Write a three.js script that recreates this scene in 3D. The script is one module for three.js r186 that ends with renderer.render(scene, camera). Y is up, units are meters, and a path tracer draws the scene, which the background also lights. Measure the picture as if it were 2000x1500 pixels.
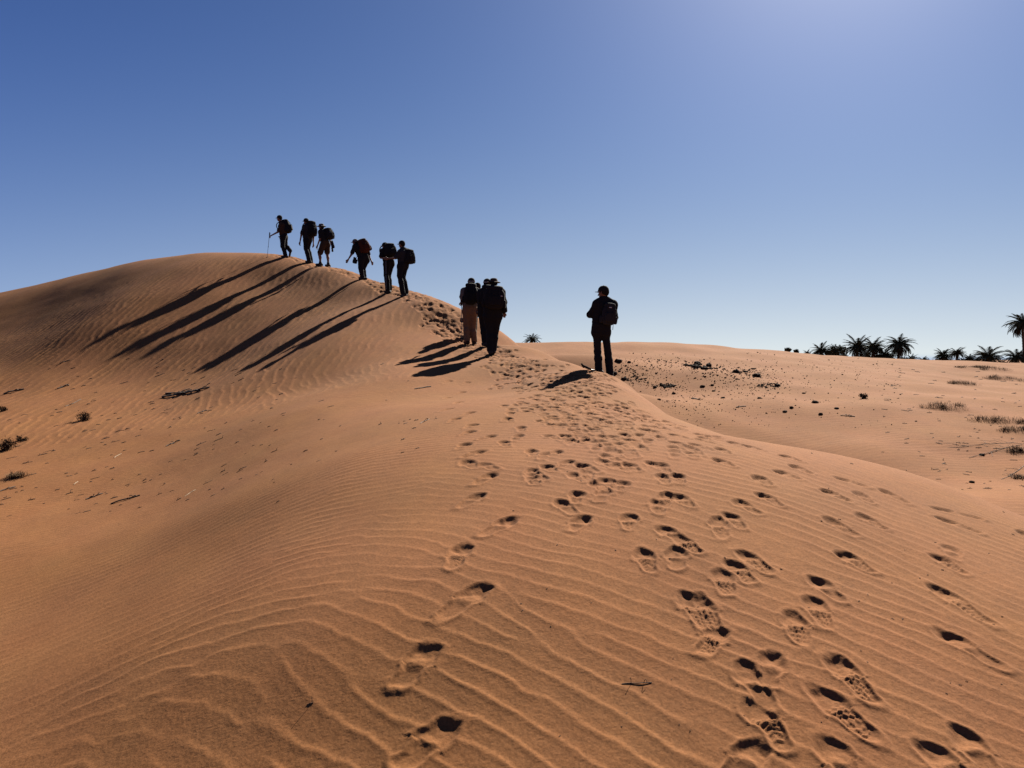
import * as THREE from 'three';
import { mergeGeometries } from 'three/addons/utils/BufferGeometryUtils.js';

// ───────────────────────── camera, sky, sun, exposure ─────────────────────────
const scene = new THREE.Scene();
const FOC = 1500, PITCH = Math.atan(50 / 1500), EYE = 1.62;       // focal length in 2000-px units
const CP = Math.cos(PITCH), SP = Math.sin(PITCH);
const camera = new THREE.PerspectiveCamera(2 * Math.atan(750 / FOC) * 180 / Math.PI, 4 / 3, 0.05, 12000);
camera.position.set(0, EYE, 0);
camera.rotation.set(-PITCH, 0, 0);
scene.add(camera);
const renderer = new THREE.WebGLRenderer({ antialias: true });
renderer.toneMapping = THREE.LinearToneMapping;
renderer.toneMappingExposure = 3.5;
renderer.shadowMap.enabled = true;

const SUN = new THREE.Vector3(0.34682, 0.5325, -0.77212).normalize();   // towards the sun: 32° high, to the right
const sun = new THREE.DirectionalLight(new THREE.Color().setRGB(1, 0.92, 0.8), 5);
sun.position.copy(SUN).multiplyScalar(90);
sun.castShadow = true;
sun.shadow.mapSize.set(4096, 4096);
Object.assign(sun.shadow.camera, { left: -45, right: 45, top: 45, bottom: -45, near: 1, far: 220 });
sun.shadow.radius = 1;
scene.add(sun, sun.target);

{ // clear desert sky: pale at the horizon, deep blue higher up, whitish glow about the sun
  const W = 1024, H = 512, data = new Float32Array(W * H * 4);
  const K = [[0.0112, 0.2431, 0.1306, 0.8, 0.1598, 2.6608], [0.034, 0.374, 0.1669, 0.745, 0.1747, 1.3332], [0.06, 0.635, 0.385, 0.75, 0.2432, 0.1365]];
  for (let j = 0; j < H; j++) for (let i = 0; i < W; i++) {
    const el = ((j + 0.5) / H - 0.5) * Math.PI, az = ((i + 0.5) / W - 0.5) * 2 * Math.PI;
    const c = Math.cos(el) * (Math.cos(az) * SUN.x + Math.sin(az) * SUN.z) + Math.sin(el) * SUN.y;
    const an = Math.acos(Math.max(-1, Math.min(1, c))), e = Math.max(el, 0);
    for (let k = 0; k < 3; k++) {
      const [a, b, e1, g, w, m] = K[k];
      data[(j * W + i) * 4 + k] = ((a + b * Math.exp(-e / e1)) * (1 + m * Math.pow(0.5 + 0.5 * c, 4)) + g * Math.exp(-an / w)) / renderer.toneMappingExposure;
    }
    data[(j * W + i) * 4 + 3] = 1;
  }
  const t = new THREE.DataTexture(data, W, H, THREE.RGBAFormat, THREE.FloatType);
  t.mapping = THREE.EquirectangularReflectionMapping; t.magFilter = THREE.LinearFilter; t.minFilter = THREE.LinearFilter; t.needsUpdate = true;
  scene.background = t; scene.environment = t;
}

const QUALITY = { cols: 830, step: 1.16 };

// ───────────────────────── small helpers ─────────────────────────
function rng(seed) { let a = seed >>> 0; return () => { a = (a + 0x6D2B79F5) | 0; let t = Math.imul(a ^ (a >>> 15), 1 | a); t = (t + Math.imul(t ^ (t >>> 7), 61 | t)) ^ t; return ((t ^ (t >>> 14)) >>> 0) / 4294967296; }; }
const hash2 = (i, j, s = 0) => { let h = Math.imul(i | 0, 374761393) ^ Math.imul(j | 0, 668265263) ^ Math.imul(s | 0, 982451653); h = Math.imul(h ^ (h >>> 13), 1274126177); h ^= h >>> 16; return (h >>> 0) / 4294967296; };
function noise(x, y, s = 0) {                                   // gradient noise, about -1 … 1
  const i = Math.floor(x), j = Math.floor(y), fx = x - i, fy = y - j;
  const u = fx * fx * fx * (fx * (fx * 6 - 15) + 10), v = fy * fy * fy * (fy * (fy * 6 - 15) + 10);
  const g = (a, b) => { const t = hash2(i + a, j + b, s) * 6.2831853; return Math.cos(t) * (fx - a) + Math.sin(t) * (fy - b); };
  const a = g(0, 0), b = g(1, 0), c = g(0, 1), d = g(1, 1);
  return 1.5 * (a + (b - a) * u + (c - a + (a - b - c + d) * u) * v);
}
const clamp = (x, a = 0, b = 1) => Math.max(a, Math.min(b, x));
const sstep = (a, b, x) => { const t = clamp((x - a) / (b - a)); return t * t * (3 - 2 * t); };
const lerpTab = (xs, ys, x) => { if (x <= xs[0]) return ys[0]; for (let i = 1; i < xs.length; i++) if (x <= xs[i]) return ys[i - 1] + (ys[i] - ys[i - 1]) * (x - xs[i - 1]) / (xs[i] - xs[i - 1]); return ys[ys.length - 1]; };
const V = (x, y, z) => new THREE.Vector3(x, y, z);
const numbers = {};
function numbered(name) { const n = numbers[name] = (numbers[name] ?? -1) + 1; return n ? `${name}_${String(n).padStart(3, '0')}` : name; }
function tag(o, label, category, group, kind) { Object.assign(o.userData, { label, category }); if (group) o.userData.group = group; if (kind) o.userData.kind = kind; return o; }
function mesh(name, geo, mat, parent) { const m = new THREE.Mesh(geo, mat); m.name = parent && parent !== scene ? name : numbered(name); m.castShadow = m.receiveShadow = true; (parent ?? scene).add(m); return m; }
function thing(name, label, category, pos, group) { const o = new THREE.Group(); o.name = numbered(name); if (pos) o.position.copy(pos); scene.add(o); return tag(o, label, category, group); }
// a view direction through the lens, per metre of forward distance: (sideways, up)
function ray(u, v) { const x = (u - 1000) / FOC, yc = (750 - v) / FOC, Y = yc * CP - SP, D = CP + yc * SP; return [x / D, Y / D]; }
function spot(u, v, d) { const [a, b] = ray(u, v); return V(a * d, EYE + b * d, -d); }

// ───────────────────────── the dunes: heights ─────────────────────────
// survey points (sideways, forward, height against the eye); a smooth surface is drawn through them
const survey = [];
const sp = (u, v, d) => { const [a, b] = ray(u, v); survey.push([a * d, d, b * d]); };
const walkers = [[558, 503, 32, -13.01, 24.5, 0.716], [603, 513, 31.5, -12.0, 23.36, 0.058], [632, 520, 31, -11.02, 23.48, 0.171], [707, 548, 28.5, -8.74, 21.66, -0.315], [757, 573, 26.3, -6.92, 20.32, -0.221], [789, 578, 25.6, -6.33, 19.63, -0.247], [915, 672, 21, -2.63, 17.69, -0.148], [958, 692, 19.1, -1.95, 15.8, -0.346], [1178, 738, 15, 0.57, 12.32, -0.474]];
walkers.forEach(([u, v, d, x2, d2, y2], i) => {
  const [a, b] = ray(u, v); survey.push([a * d, d, b * d], [x2, d2, y2]);
  if (i < 6) for (const f of [0.25, 0.5, 0.75]) survey.push([a * d + (x2 - a * d) * f, d + (d2 - d) * f, b * d + (y2 - b * d) * f + 0.12 * Math.sin(f * Math.PI)]);
});
const nearY = (x, d) => { const x0 = lerpTab([0, 4, 8, 10, 13, 15], [1.3, 1.2, 0.9, 0.8, 1.2, 1.8], d), l = Math.max(0, x0 - x), r = Math.max(0, x - x0); return lerpTab([-3, 1, 2.75, 3.9, 5.2, 6.5, 8, 10, 12.3, 15], [-2.3, -1.8, -1.42, -1.16, -0.94, -0.8, -0.69, -0.58, -0.47, -0.42], d) - 0.7 * (1 - Math.exp(-0.024 * l * l / 0.7)) - 0.085 * r * r; };
for (const [d, xs] of [[-3, [-3, 0, 3]], [1, [-2, 0, 1.2, 2.5]], [3, [0.5, 2]], [5.5, [0, 1.5]], [8, [0, 1.2]], [10.5, [0.8]], [13, [0.5]]]) for (const x of xs) survey.push([x, d, nearY(x, d)]);
function edge(list, behind, drop) { for (const [u, v, d, dr] of list) { sp(u, v, d); const [a, b] = ray(u, v), e = d + behind; survey.push([a * e, e, b * e - (dr ?? drop)]); } }
edge([[1120, 708, 16.9], [1230, 752, 14.5], [1290, 795, 12.4], [1345, 830, 10.6], [1400, 847, 9.3], [1550, 873, 8.3], [1700, 900, 7.6, 0.2], [1850, 950, 7, 0.15], [2000, 1012, 6.5, 0.1]], 2.2, 0.3);
edge([[1060, 684, 20], [1000, 663, 23.6], [930, 625, 25.4], [880, 597, 26], [830, 575, 26.6]], 2.5, 0.8);
edge([[740, 545, 28], [680, 526, 30], [600, 507, 32.3], [500, 497, 34.5], [400, 497, 36], [280, 511, 37.3], [150, 540, 38.4], [0, 574, 39], [-250, 625, 40]], 4, 0.9);
for (const q of [[0, 1500, 3.45], [0, 1250, 5.4], [0, 1100, 7.5], [0, 1000, 10], [0, 930, 12.5], [0, 880, 14.8], [0, 830, 17.2], [0, 780, 20.2], [0, 700, 24.5], [0, 640, 29.8],
  [300, 1500, 3.03], [300, 1250, 4.35], [300, 1100, 6.2], [300, 1000, 8.5], [300, 930, 11], [300, 880, 13.1], [300, 830, 15.7], [300, 790, 18.6], [600, 1500, 2.85], [600, 1250, 3.65], [600, 1050, 5.4], [600, 930, 7.3], [600, 860, 9.8], [600, 800, 13], [640, 750, 17.3], [150, 760, 20.9],
  [-400, 1250, 6], [-400, 1000, 11], [-400, 880, 15.5], [-400, 780, 21], [-400, 680, 31], [832, 645, 22.3], [900, 640, 23], [1000, 722, 16.2], [985, 705, 17.8], [1060, 732, 15.1], [940, 742, 15.6], [848, 694, 19.3], [1040, 702, 18], [900, 760, 14.6], [960, 690, 19.2],
  [1270, 775, 20], [1350, 735, 26.5], [1400, 835, 18], [1700, 880, 15], [1950, 985, 9.8], [1960, 900, 14.5], [1700, 800, 19], [1900, 780, 22], [1500, 760, 24], [2200, 900, 14], [2200, 1000, 10],
  [1110, 700, 29], [1180, 700, 31], [1080, 674, 37], [1250, 669, 39], [1400, 675, 41], [1600, 693, 47], [1750, 705, 62], [1900, 714, 72], [2050, 712, 78], [2300, 720, 80], [1900, 740, 38]]) sp(...q);
for (const [u, d, y] of [[1000, 60, -1], [1300, 65, -0.3], [1600, 75, -1.2], [1900, 100, -2.2], [700, 50, -1], [300, 55, -1], [-200, 60, -1], [1000, 110, -3], [0, 110, -3], [2000, 160, -4], [1000, 250, -4], [0, 250, -4], [2200, 300, -4]]) survey.push([(u - 1000) / FOC * d, d, y]);
survey.push([-12, 0, -2.6], [12, 0, -2.2], [-10, -12, -2.8], [8, -12, -2.6], [-40, 0, -3], [40, 0, -3], [-40, -50, -4], [40, -50, -4], [-300, 0, -4], [300, 0, -4], [0, -300, -4], [0, 600, -5], [-500, 500, -5], [500, 500, -5], [60, 40, -1.5], [90, 100, -3]);
const NS = survey.length, SX = new Float64Array(NS), SD = new Float64Array(NS), SC = new Float64Array(NS), SW = new Float64Array(NS + 1);
{ // solve for the weights
  survey.forEach(([x, d], i) => { SX[i] = x; SD[i] = d; SC[i] = (0.08 * Math.hypot(x, d) + 0.4) ** 2; });
  const n = NS + 1, A = Array.from({ length: n }, () => new Float64Array(n + 1));
  for (let i = 0; i < NS; i++) {
    for (let j = 0; j < NS; j++) A[i][j] = Math.sqrt((SX[i] - SX[j]) ** 2 + (SD[i] - SD[j]) ** 2 + SC[j]) - (i === j ? 0.012 : 0);
    A[i][NS] = A[NS][i] = 1; A[i][n] = survey[i][2];
  }
  for (let c = 0; c < n; c++) {
    let p = c; for (let r = c + 1; r < n; r++) if (Math.abs(A[r][c]) > Math.abs(A[p][c])) p = r;
    [A[c], A[p]] = [A[p], A[c]];
    for (let r = c + 1; r < n; r++) { const f = A[r][c] / A[c][c]; if (f) for (let k = c; k <= n; k++) A[r][k] -= f * A[c][k]; }
  }
  for (let c = n - 1; c >= 0; c--) { let s = A[c][n]; for (let k = c + 1; k < n; k++) s -= A[c][k] * SW[k]; SW[c] = s / A[c][c]; }
}
function baseH(x, d) { let s = SW[NS]; for (let j = 0; j < NS; j++) { const a = x - SX[j], b = d - SD[j]; s += SW[j] * Math.sqrt(a * a + b * b + SC[j]); } return s + EYE; }
// where a line of sight meets the dunes
function ground(u, v, from = 1.5, to = 400) {
  const [a, b] = ray(u, v); let d = from, last = d;
  while (d < to) { if (baseH(a * d, d) >= EYE + b * d) { let lo = last, hi = d; for (let i = 0; i < 24; i++) { const m = (lo + hi) / 2; if (baseH(a * m, m) >= EYE + b * m) hi = m; else lo = m; } return [a * hi, hi]; } last = d; d += Math.max(0.03, d * 0.006); }
  return null;
}

// signed distance to the crest line that parts the near ridge from the basin on the right (positive: basin side)
const crestD = [0, 6.5, 7.6, 8.3, 9.3, 10.3, 12.2, 14.5, 16.9, 19.3, 22, 24, 25.2, 28, 32, 36], crestX = [9, 4.4, 3.6, 3.1, 2.5, 2.35, 2.36, 2.22, 1.35, 0.9, 0.4, -0.1, -1.2, -4.85, -8.6, -14.4];
const rightOf = (x, d) => x - lerpTab(crestD, crestX, d);

// wind ripples: sums of local waves, of which only the phase is kept
const RC = 0.36, RX0 = -32, RD0 = 0, RNX = 180, RND = 130;
const kx = new Float32Array(RNX * RND), kd = new Float32Array(RNX * RND), kax = new Float32Array(RNX * RND), kad = new Float32Array(RNX * RND), kl = new Float32Array(RNX * RND), kp = new Float32Array(RNX * RND);
function rippleField(x, d) {                                   // [direction of the crests, wavelength, height]
  const s = x + 0.35 * (5 - d) * (d < 8 ? 1 : 0) - (d >= 8 ? 1.05 : 0);
  let th = lerpTab([-3.6, -1.9, -1.35, -0.4, 0.6], [26, 12, -8, -38, -44], s), wl = 0.12, am = 0.0047;
  wl += 0.06 * sstep(0, -1.6, x) * sstep(5.2, 3.4, d); th = th + (-42 - th) * sstep(3.9, 3, d) * sstep(-2.6, -1.6, x);
  wl -= 0.015 * sstep(5, 8, d);
  const left = sstep(-1.6, -4.2, x) * sstep(7, 9.5, d) * sstep(20, 17, d - 0.2 * x); th += (13 - th) * left; wl += (0.115 - wl) * left; am += (0.0062 - am) * left;
  const dune = sstep(16, 19.5, d - 0.25 * x - 1.2) * sstep(0.3, -1.5, x); th += (85 - th) * dune; wl += (0.25 - wl) * dune; am += (0.014 - am) * dune;
  const trough = sstep(14.5, 16.5, d - 0.1 * x) * sstep(20, 18, d - 0.1 * x) * sstep(-0.5, -3, x); th += (106 - th) * trough; wl += (0.22 - wl) * trough; am += (0.011 - am) * trough;
  const r = rightOf(x, d), basin = sstep(0.05, 0.9, r) * sstep(5, 7, d); th += (4 - th) * basin; wl += (0.2 - wl) * basin; am += (0.006 - am) * basin;
  const lip = sstep(-0.9, -0.2, r) * (1 - basin) * sstep(7, 9, d); th += (-62 - th) * lip * 0.8; am *= 1 - 0.45 * lip;
  th += 17 * noise(x * 0.55, d * 0.4, 5) + 13 * noise(x * 1.5, d * 1.2, 6); am *= 1 - 0.42 * sstep(-0.1, -1.4, x) * sstep(4.4, 3.4, d);
  am *= 0.74 + 0.6 * noise(x * 0.8, d * 0.5, 7) + 0.4 * noise(x * 2.3, d * 1.9, 8);
  return [th * Math.PI / 180, wl, Math.max(am, 0.0006)];
}
for (let j = 0; j < RND; j++) for (let i = 0; i < RNX; i++) {
  const q = j * RNX + i; kx[q] = RX0 + (i + hash2(i, j, 1)) * RC; kd[q] = RD0 + (j + hash2(i, j, 2)) * RC;
  const [th, wl] = rippleField(kx[q], kd[q]); kax[q] = -Math.sin(th); kad[q] = Math.cos(th); kl[q] = wl * (0.93 + 0.14 * hash2(i, j, 3));
  kp[q] = 6.2831853 * hash2(i, j, 4);
}
function ripple(x, d) {
  const ci = Math.floor((x - RX0) / RC), cj = Math.floor((d - RD0) / RC);
  if (ci < 3 || cj < 0 || ci > RNX - 4 || cj > RND - 4) return 0;
  const [rt, , am] = rippleField(x, d); let re = 0, im = 0;
  for (let j = Math.max(0, cj - 3); j <= cj + 3; j++) for (let i = ci - 3; i <= ci + 3; i++) {
    const q = j * RNX + i, px = x - kx[q], pd = d - kd[q], ac = px * kax[q] + pd * kad[q], al = px * kad[q] - pd * kax[q];
    const w = Math.exp(-(ac * ac * 11 + al * al * 5.5)); if (w < 0.004) continue;
    const ph = 6.2831853 * ac / kl[q] + kp[q]; re += w * Math.cos(ph); im += w * Math.sin(ph);
  }
  let ph = Math.atan2(im, re) + 0.9 * noise(x * 4.2, d * 3.1, 19) + 0.5 * noise(x * 11, d * 8, 20); const str = Math.min(1, Math.hypot(re, im) / 0.55);
  ph -= 0.75 * clamp(4 * (0.91 * Math.cos(rt) - 0.41 * Math.sin(rt)), -1, 1) * Math.cos(ph);   // gentle windward side, short lee side
  const c = 0.5 + 0.5 * Math.cos(ph);
  return am * str * (Math.pow(c, 1.9) - 0.36);
}

// footprints, seen from toe to heel; later ones further up the ridge are scattered along the walked line
const prints = [], R = rng(77);
function addPrint(x, d, heading, o = {}) { prints.push({ x, d, s: Math.sin(heading), c: Math.cos(heading), len: o.len ?? 0.29, wid: o.wid ?? 0.105, deep: o.deep ?? 0.034, flat: o.flat ?? 0.011, tread: o.tread ?? 0, mound: o.mound ?? 0.01, kind: Math.floor(R() * 3), soft: 0.16 + 0.2 * R(), toe: 0.5 + 0.22 * R(), seed: prints.length }); }
function walked(list, o) { for (const [u1, v1, u2, v2, t, deep] of list) { const a = ground(u1, v1), b = ground(u2, v2); if (!a || !b) continue; const dx = a[0] - b[0], dd = a[1] - b[1], l = Math.hypot(dx, dd); addPrint((a[0] + b[0]) / 2, (a[1] + b[1]) / 2, Math.atan2(dx, dd), { len: clamp(l * 1.12, 0.25, 0.42), tread: t ?? 0, deep: (deep ?? 0.034) * lerpTab([3.5, 6], [0.72, 1.35], a[1]), flat: 0.009 + 0.004 * sstep(4, 7, a[1]), ...o }); } }
// the lone track on the left: dragged, deep steps
walked([[878, 1412, 790, 1490, 0, 0.06], [838, 1262, 785, 1332, 0, 0.055], [945, 1146, 868, 1202, 0, 0.055], [902, 1068, 885, 1106, 1, 0.045], [1003, 1013, 945, 1044, 0, 0.055], [938, 966, 900, 990, 0, 0.045], [963, 926, 930, 946, 0, 0.045], [908, 900, 928, 914, 1, 0.04], [944, 879, 908, 892, 0, 0.04], [910, 867, 900, 874, 1], [963, 849, 940, 857], [920, 841, 908, 847], [925, 829, 915, 834], [893, 818, 880, 826, 1], [923, 806, 905, 813], [880, 799, 860, 805], [901, 786, 885, 792, 0, 0.045], [880, 775, 866, 781], [908, 765, 890, 771], [915, 747, 905, 752, 0, 0.05], [880, 744, 868, 750]], { mound: 0.009, wid: 0.125 });
// the many treads on the right
walked([[1138, 1014, 1120, 1030, 0, 0.06], [1230, 1008, 1226, 1030, 1], [1300, 1038, 1322, 1052, 1], [1334, 1058, 1348, 1068, 1, 0.02], [1180, 959, 1172, 976, 0, 0.055], [1127, 962, 1124, 979, 1, 0.05], [1037, 929, 1046, 945, 1], [1145, 917, 1150, 936, 1], [1188, 938, 1200, 950, 1, 0.02], [1216, 943, 1210, 955, 1, 0.03], [1292, 927, 1300, 944, 1], [1322, 926, 1330, 944, 1], [1305, 968, 1342, 986, 1], [1283, 979, 1288, 1002, 1, 0.02], [1320, 1075, 1322, 1106, 0, 0.055], [1254, 1076, 1270, 1114, 1, 0.045], [1338, 1162, 1372, 1224, 1, 0.05], [1396, 1242, 1384, 1262, 1, 0.03], [1362, 1166, 1396, 1228, 1, 0.05], [1402, 1014, 1410, 1048, 1, 0.045], [1422, 1006, 1446, 1030, 1], [1446, 1078, 1500, 1116, 1], [1425, 1098, 1465, 1136, 1], [1408, 1120, 1420, 1152, 1, 0.012], [1545, 1200, 1566, 1256, 1, 0.04], [1583, 1170, 1612, 1224, 1, 0.05], [1598, 1138, 1630, 1164, 0, 0.05], [1512, 1284, 1500, 1340, 0, 0.07], [1452, 1304, 1498, 1384, 0, 0.06], [1486, 1404, 1506, 1430, 1, 0.012], [1625, 1290, 1704, 1370, 1, 0.055], [1592, 1350, 1700, 1442, 1, 0.04], [1838, 1236, 1952, 1300, 0, 0.05], [1822, 1146, 1930, 1214, 1, 0.045], [1640, 1080, 1702, 1116, 1, 0.045], [1824, 1084, 1880, 1118, 1, 0.04], [1616, 1014, 1670, 1046, 1, 0.04], [1684, 1008, 1720, 1028, 1, 0.03], [1482, 966, 1522, 988, 1, 0.04], [1446, 985, 1472, 1000, 0, 0.03], [1836, 1012, 1910, 1040, 1, 0.045], [1826, 992, 1912, 1014, 1, 0.04], [1722, 955, 1770, 980, 0, 0.045], [1614, 960, 1650, 975, 1, 0.035], [1896, 1456, 1914, 1482, 0, 0.06], [1840, 1488, 1868, 1510, 0, 0.05], [1470, 1478, 1440, 1510, 0, 0.06], [1636, 1486, 1652, 1506, 0, 0.03], [1478, 932, 1500, 946, 0, 0.04], [1636, 932, 1690, 948, 0, 0.045], [1554, 911, 1575, 920, 0, 0.04], [1524, 922, 1552, 932, 1], [1532, 889, 1556, 897], [1404, 899, 1424, 907, 1], [1402, 875, 1424, 886, 1], [1428, 862, 1442, 868], [1462, 870, 1476, 874], [1382, 850, 1394, 856], [1314, 863, 1334, 870, 1], [1856, 1072, 1862, 1084, 0, 0.02], [1682, 966, 1692, 974, 0, 0.02], [1995, 1040, 2020, 1060, 0, 0.04], [1160, 858, 1150, 866, 1], [1120, 855, 1110, 862, 0, 0.04], [1090, 878, 1080, 888, 1], [1190, 876, 1206, 884, 1], [1245, 870, 1262, 880, 1], [1110, 900, 1096, 908, 1, 0.02], [1066, 908, 1080, 918, 1, 0.03], [1226, 906, 1242, 916, 1, 0.025], [1270, 903, 1290, 914, 1, 0.03]]);
const trail = [[0.9, 6.9], [0.75, 9], [0.7, 12], [0.35, 15], [-0.15, 18], [-0.9, 20.5], [-1.9, 23.6], [-2.9, 25.4], [-4.6, 28], [-6.2, 29.8], [-8.2, 31.6], [-9.6, 32.4]];
const trailAt = (d) => lerpTab(trail.map((p) => p[1]), trail.map((p) => p[0]), d);
for (let i = 0; i < 520; i++) { const d = 6.3 + 14 * Math.pow(R(), 0.8); addPrint(trailAt(d) + (R() + R() + R() - 1.5) * lerpTab([7, 9, 14, 20], [0.9, 0.8, 0.75, 0.5], d) + 0.1, d, (R() - 0.5) * 0.7 - 0.12, { deep: (0.07 + 0.1 * R()) * lerpTab([6.3, 11, 14], [0.4, 0.8, 1], d), flat: lerpTab([6.3, 11], [0.008, 0.014], d), len: 0.27 + 0.06 * R(), tread: R() < 0.4 ? 1 : 0, mound: 0.016 }); }
for (let i = 0; i < 130; i++) { const d = 4.4 + 5.6 * Math.sqrt(R()); addPrint(0.9 + (R() + R() - 1) * 1.25, d, (R() - 0.5) * 0.8 - 0.1, { deep: 0.03 + 0.05 * R(), flat: 0.01, len: 0.26 + 0.07 * R(), tread: R() < 0.5 ? 1 : 0 }); }
for (let i = 0; i < 110; i++) { const d = 8.5 + 6 * R(); addPrint(1.75 + 0.25 * Math.sin(d) + (R() - 0.5) * 0.55 - 0.03 * d, d, (R() - 0.5) * 0.6 - 0.1, { deep: 0.07 + 0.08 * R() }); }
for (let i = 0; i < 380; i++) { const d = 20 + 12.3 * Math.pow(R(), 0.8), w = lerpTab([20, 24, 29, 33], [0.55, 0.65, 0.7, 0.5], d); addPrint(trailAt(d) - 0.25 + (R() + R() - 1) * w * 1.3, d, -0.75 + (R() - 0.5) * 0.9, { deep: 0.14 + 0.14 * R(), flat: 0.012, wid: 0.19, len: 0.34 + 0.14 * R(), mound: 0.03 }); }
const PC = 0.3, printCells = new Map();
prints.forEach((p) => { const r = p.len * 0.5 + 0.14; for (let i = Math.floor((p.x - r) / PC); i <= Math.floor((p.x + r) / PC); i++) for (let j = Math.floor((p.d - r) / PC); j <= Math.floor((p.d + r) / PC); j++) { const k = i * 4096 + j; if (!printCells.has(k)) printCells.set(k, []); printCells.get(k).push(p); } });
function printDepth(x, d, res) {                               // [height to add, how much of the ripples stays]
  const list = printCells.get(Math.floor(x / PC) * 4096 + Math.floor(d / PC)); if (!list) return [0, 1];
  let h = 0, keep = 1, lo = 0;
  for (const p of list) {
    const dx = x - p.x, dd = d - p.d; let a = dx * p.s + dd * p.c, b = dx * p.c - dd * p.s;
    const wob = 0.02 * noise(x * 10, d * 10, p.seed) + 0.006 * noise(x * 30, d * 30, p.seed); a += wob; b += wob * 0.7;
    const hl = p.len / 2, t = a / hl, half = p.wid / 2 * (t > 0 ? 1.08 - 0.1 * t * t : 0.86 + 0.12 * Math.sin(t * 3)) ;
    const e = Math.pow(Math.pow(Math.abs(t), 3.2) + Math.pow(Math.abs(b / half), 2.6), 1 / 2.8), m = sstep(1.2, 0.72, e);
    keep = Math.min(keep, sstep(0.8, 1.5, e));
    // flat sole with its tread
    let f = -p.flat * m * (t > 0.1 ? 1 : 0.85);
    if (p.tread && res < 0.02) {
      const q = p.kind === 0 ? Math.sin(a * 230 + Math.abs(b) * 150) : p.kind === 1 ? Math.sin(a * 250) * (Math.abs(b) < 0.008 ? -1 : 1) + Math.sin(b * 260 + Math.floor(a * 40) * 1.6) : Math.sin(a * 210 + b * 60) + Math.cos(b * 230);
      f += 0.0044 * sstep(-0.25, 0.5, q) * m * sstep(0.95, 0.7, e) * sstep(0.45, 0.1, t) - 0.002 * m;
    }
    // the toe digs in: a bowl whose far wall is steep
    const tx = (a - hl * p.toe) / (hl * (0.5 + 0.2 * p.soft / 0.39)), ty = b / (half * 1.18), q2 = tx * tx + ty * ty;
    if (q2 < 1) f -= p.deep * p.soft * Math.pow(1 - q2, 1.45) * clamp(0.7 + 0.6 * tx + 0.5 * noise(x * 22, d * 22, p.seed + 3), 0.1, 1.3);
    // sand heaped behind the toe, and a raised rim
    f += p.mound * Math.exp(-((t - 0.05) ** 2) / 0.05 - (b / half) ** 2 / 0.8);
    f += 0.0052 * Math.exp(-((e - 1.26) ** 2) / 0.035) * (0.6 + 0.5 * noise(x * 9, d * 9, p.seed + 9) + 0.5 * Math.max(0, -t));
    if (f < lo) lo = f; else if (f > 0) h = Math.max(h, f);
  }
  return [lo < -0.004 ? lo : lo + h, keep];
}
const mounds = [];                                              // low sand hummocks under the tussocks: [x, d, radius, height]
function height(x, d, res) {
  let h = baseH(x, d); const r = Math.hypot(x, d);
  const big = sstep(3, 12, r);
  h += (0.01 + 0.03 * big + 0.05 * sstep(0.3, 3, rightOf(x, d)) * big) * noise(x * 0.45 + 3, d * 0.35, 11) * sstep(220, 40, r) + 0.006 * noise(x * 1.3, d * 1.1, 12);
  if (r > 60) h += 1.2 * sstep(60, 140, r) * noise(x * 0.012, d * 0.012, 13);
  for (const m of mounds) { const q = ((x - m[0]) ** 2 + (d - m[1]) ** 2) / (m[2] * m[2]); if (q < 4) h += m[3] * Math.exp(-q * 1.6); }
  if (d > 0 && r < 46) {
    const [p, keep] = printDepth(x, d, res);
    if (d > 18 && d < 34) { const w = sstep(0.9, 0.35, Math.abs(x - trailAt(d))); if (w > 0) h += w * (0.024 * noise(x * 2.6, d * 2.6, 15) + 0.006 * noise(x * 9, d * 9, 16)); }
    if (res < 0.14) h += p + ripple(x, d) * keep * sstep(0.15, 0.08, res);
    if (res < 0.03) h += 0.0006 * noise(x * 30, d * 30, 17) * sstep(0.03, 0.008, res);
  }
  return h;
}
// tussock mounds on the right
const tussocks = [[1845, 795, 36, 8, 1], [1955, 822, 34, 9, 1], [1878, 750, 24, 7, 0], [1930, 722, 30, 5, 0], [1958, 740, 30, 5, 0], [1990, 842, 34, 6, 1], [1900, 722, 26, 4, 0]].map((q) => [...q, ground(q[0], q[1], 9, 120)]).filter((q) => q[5]);
for (const [, , w, , , g] of tussocks) { const s = g[1] / FOC; mounds.push([g[0], g[1], w * s * 1.1, w * s * 0.12]); }

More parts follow.
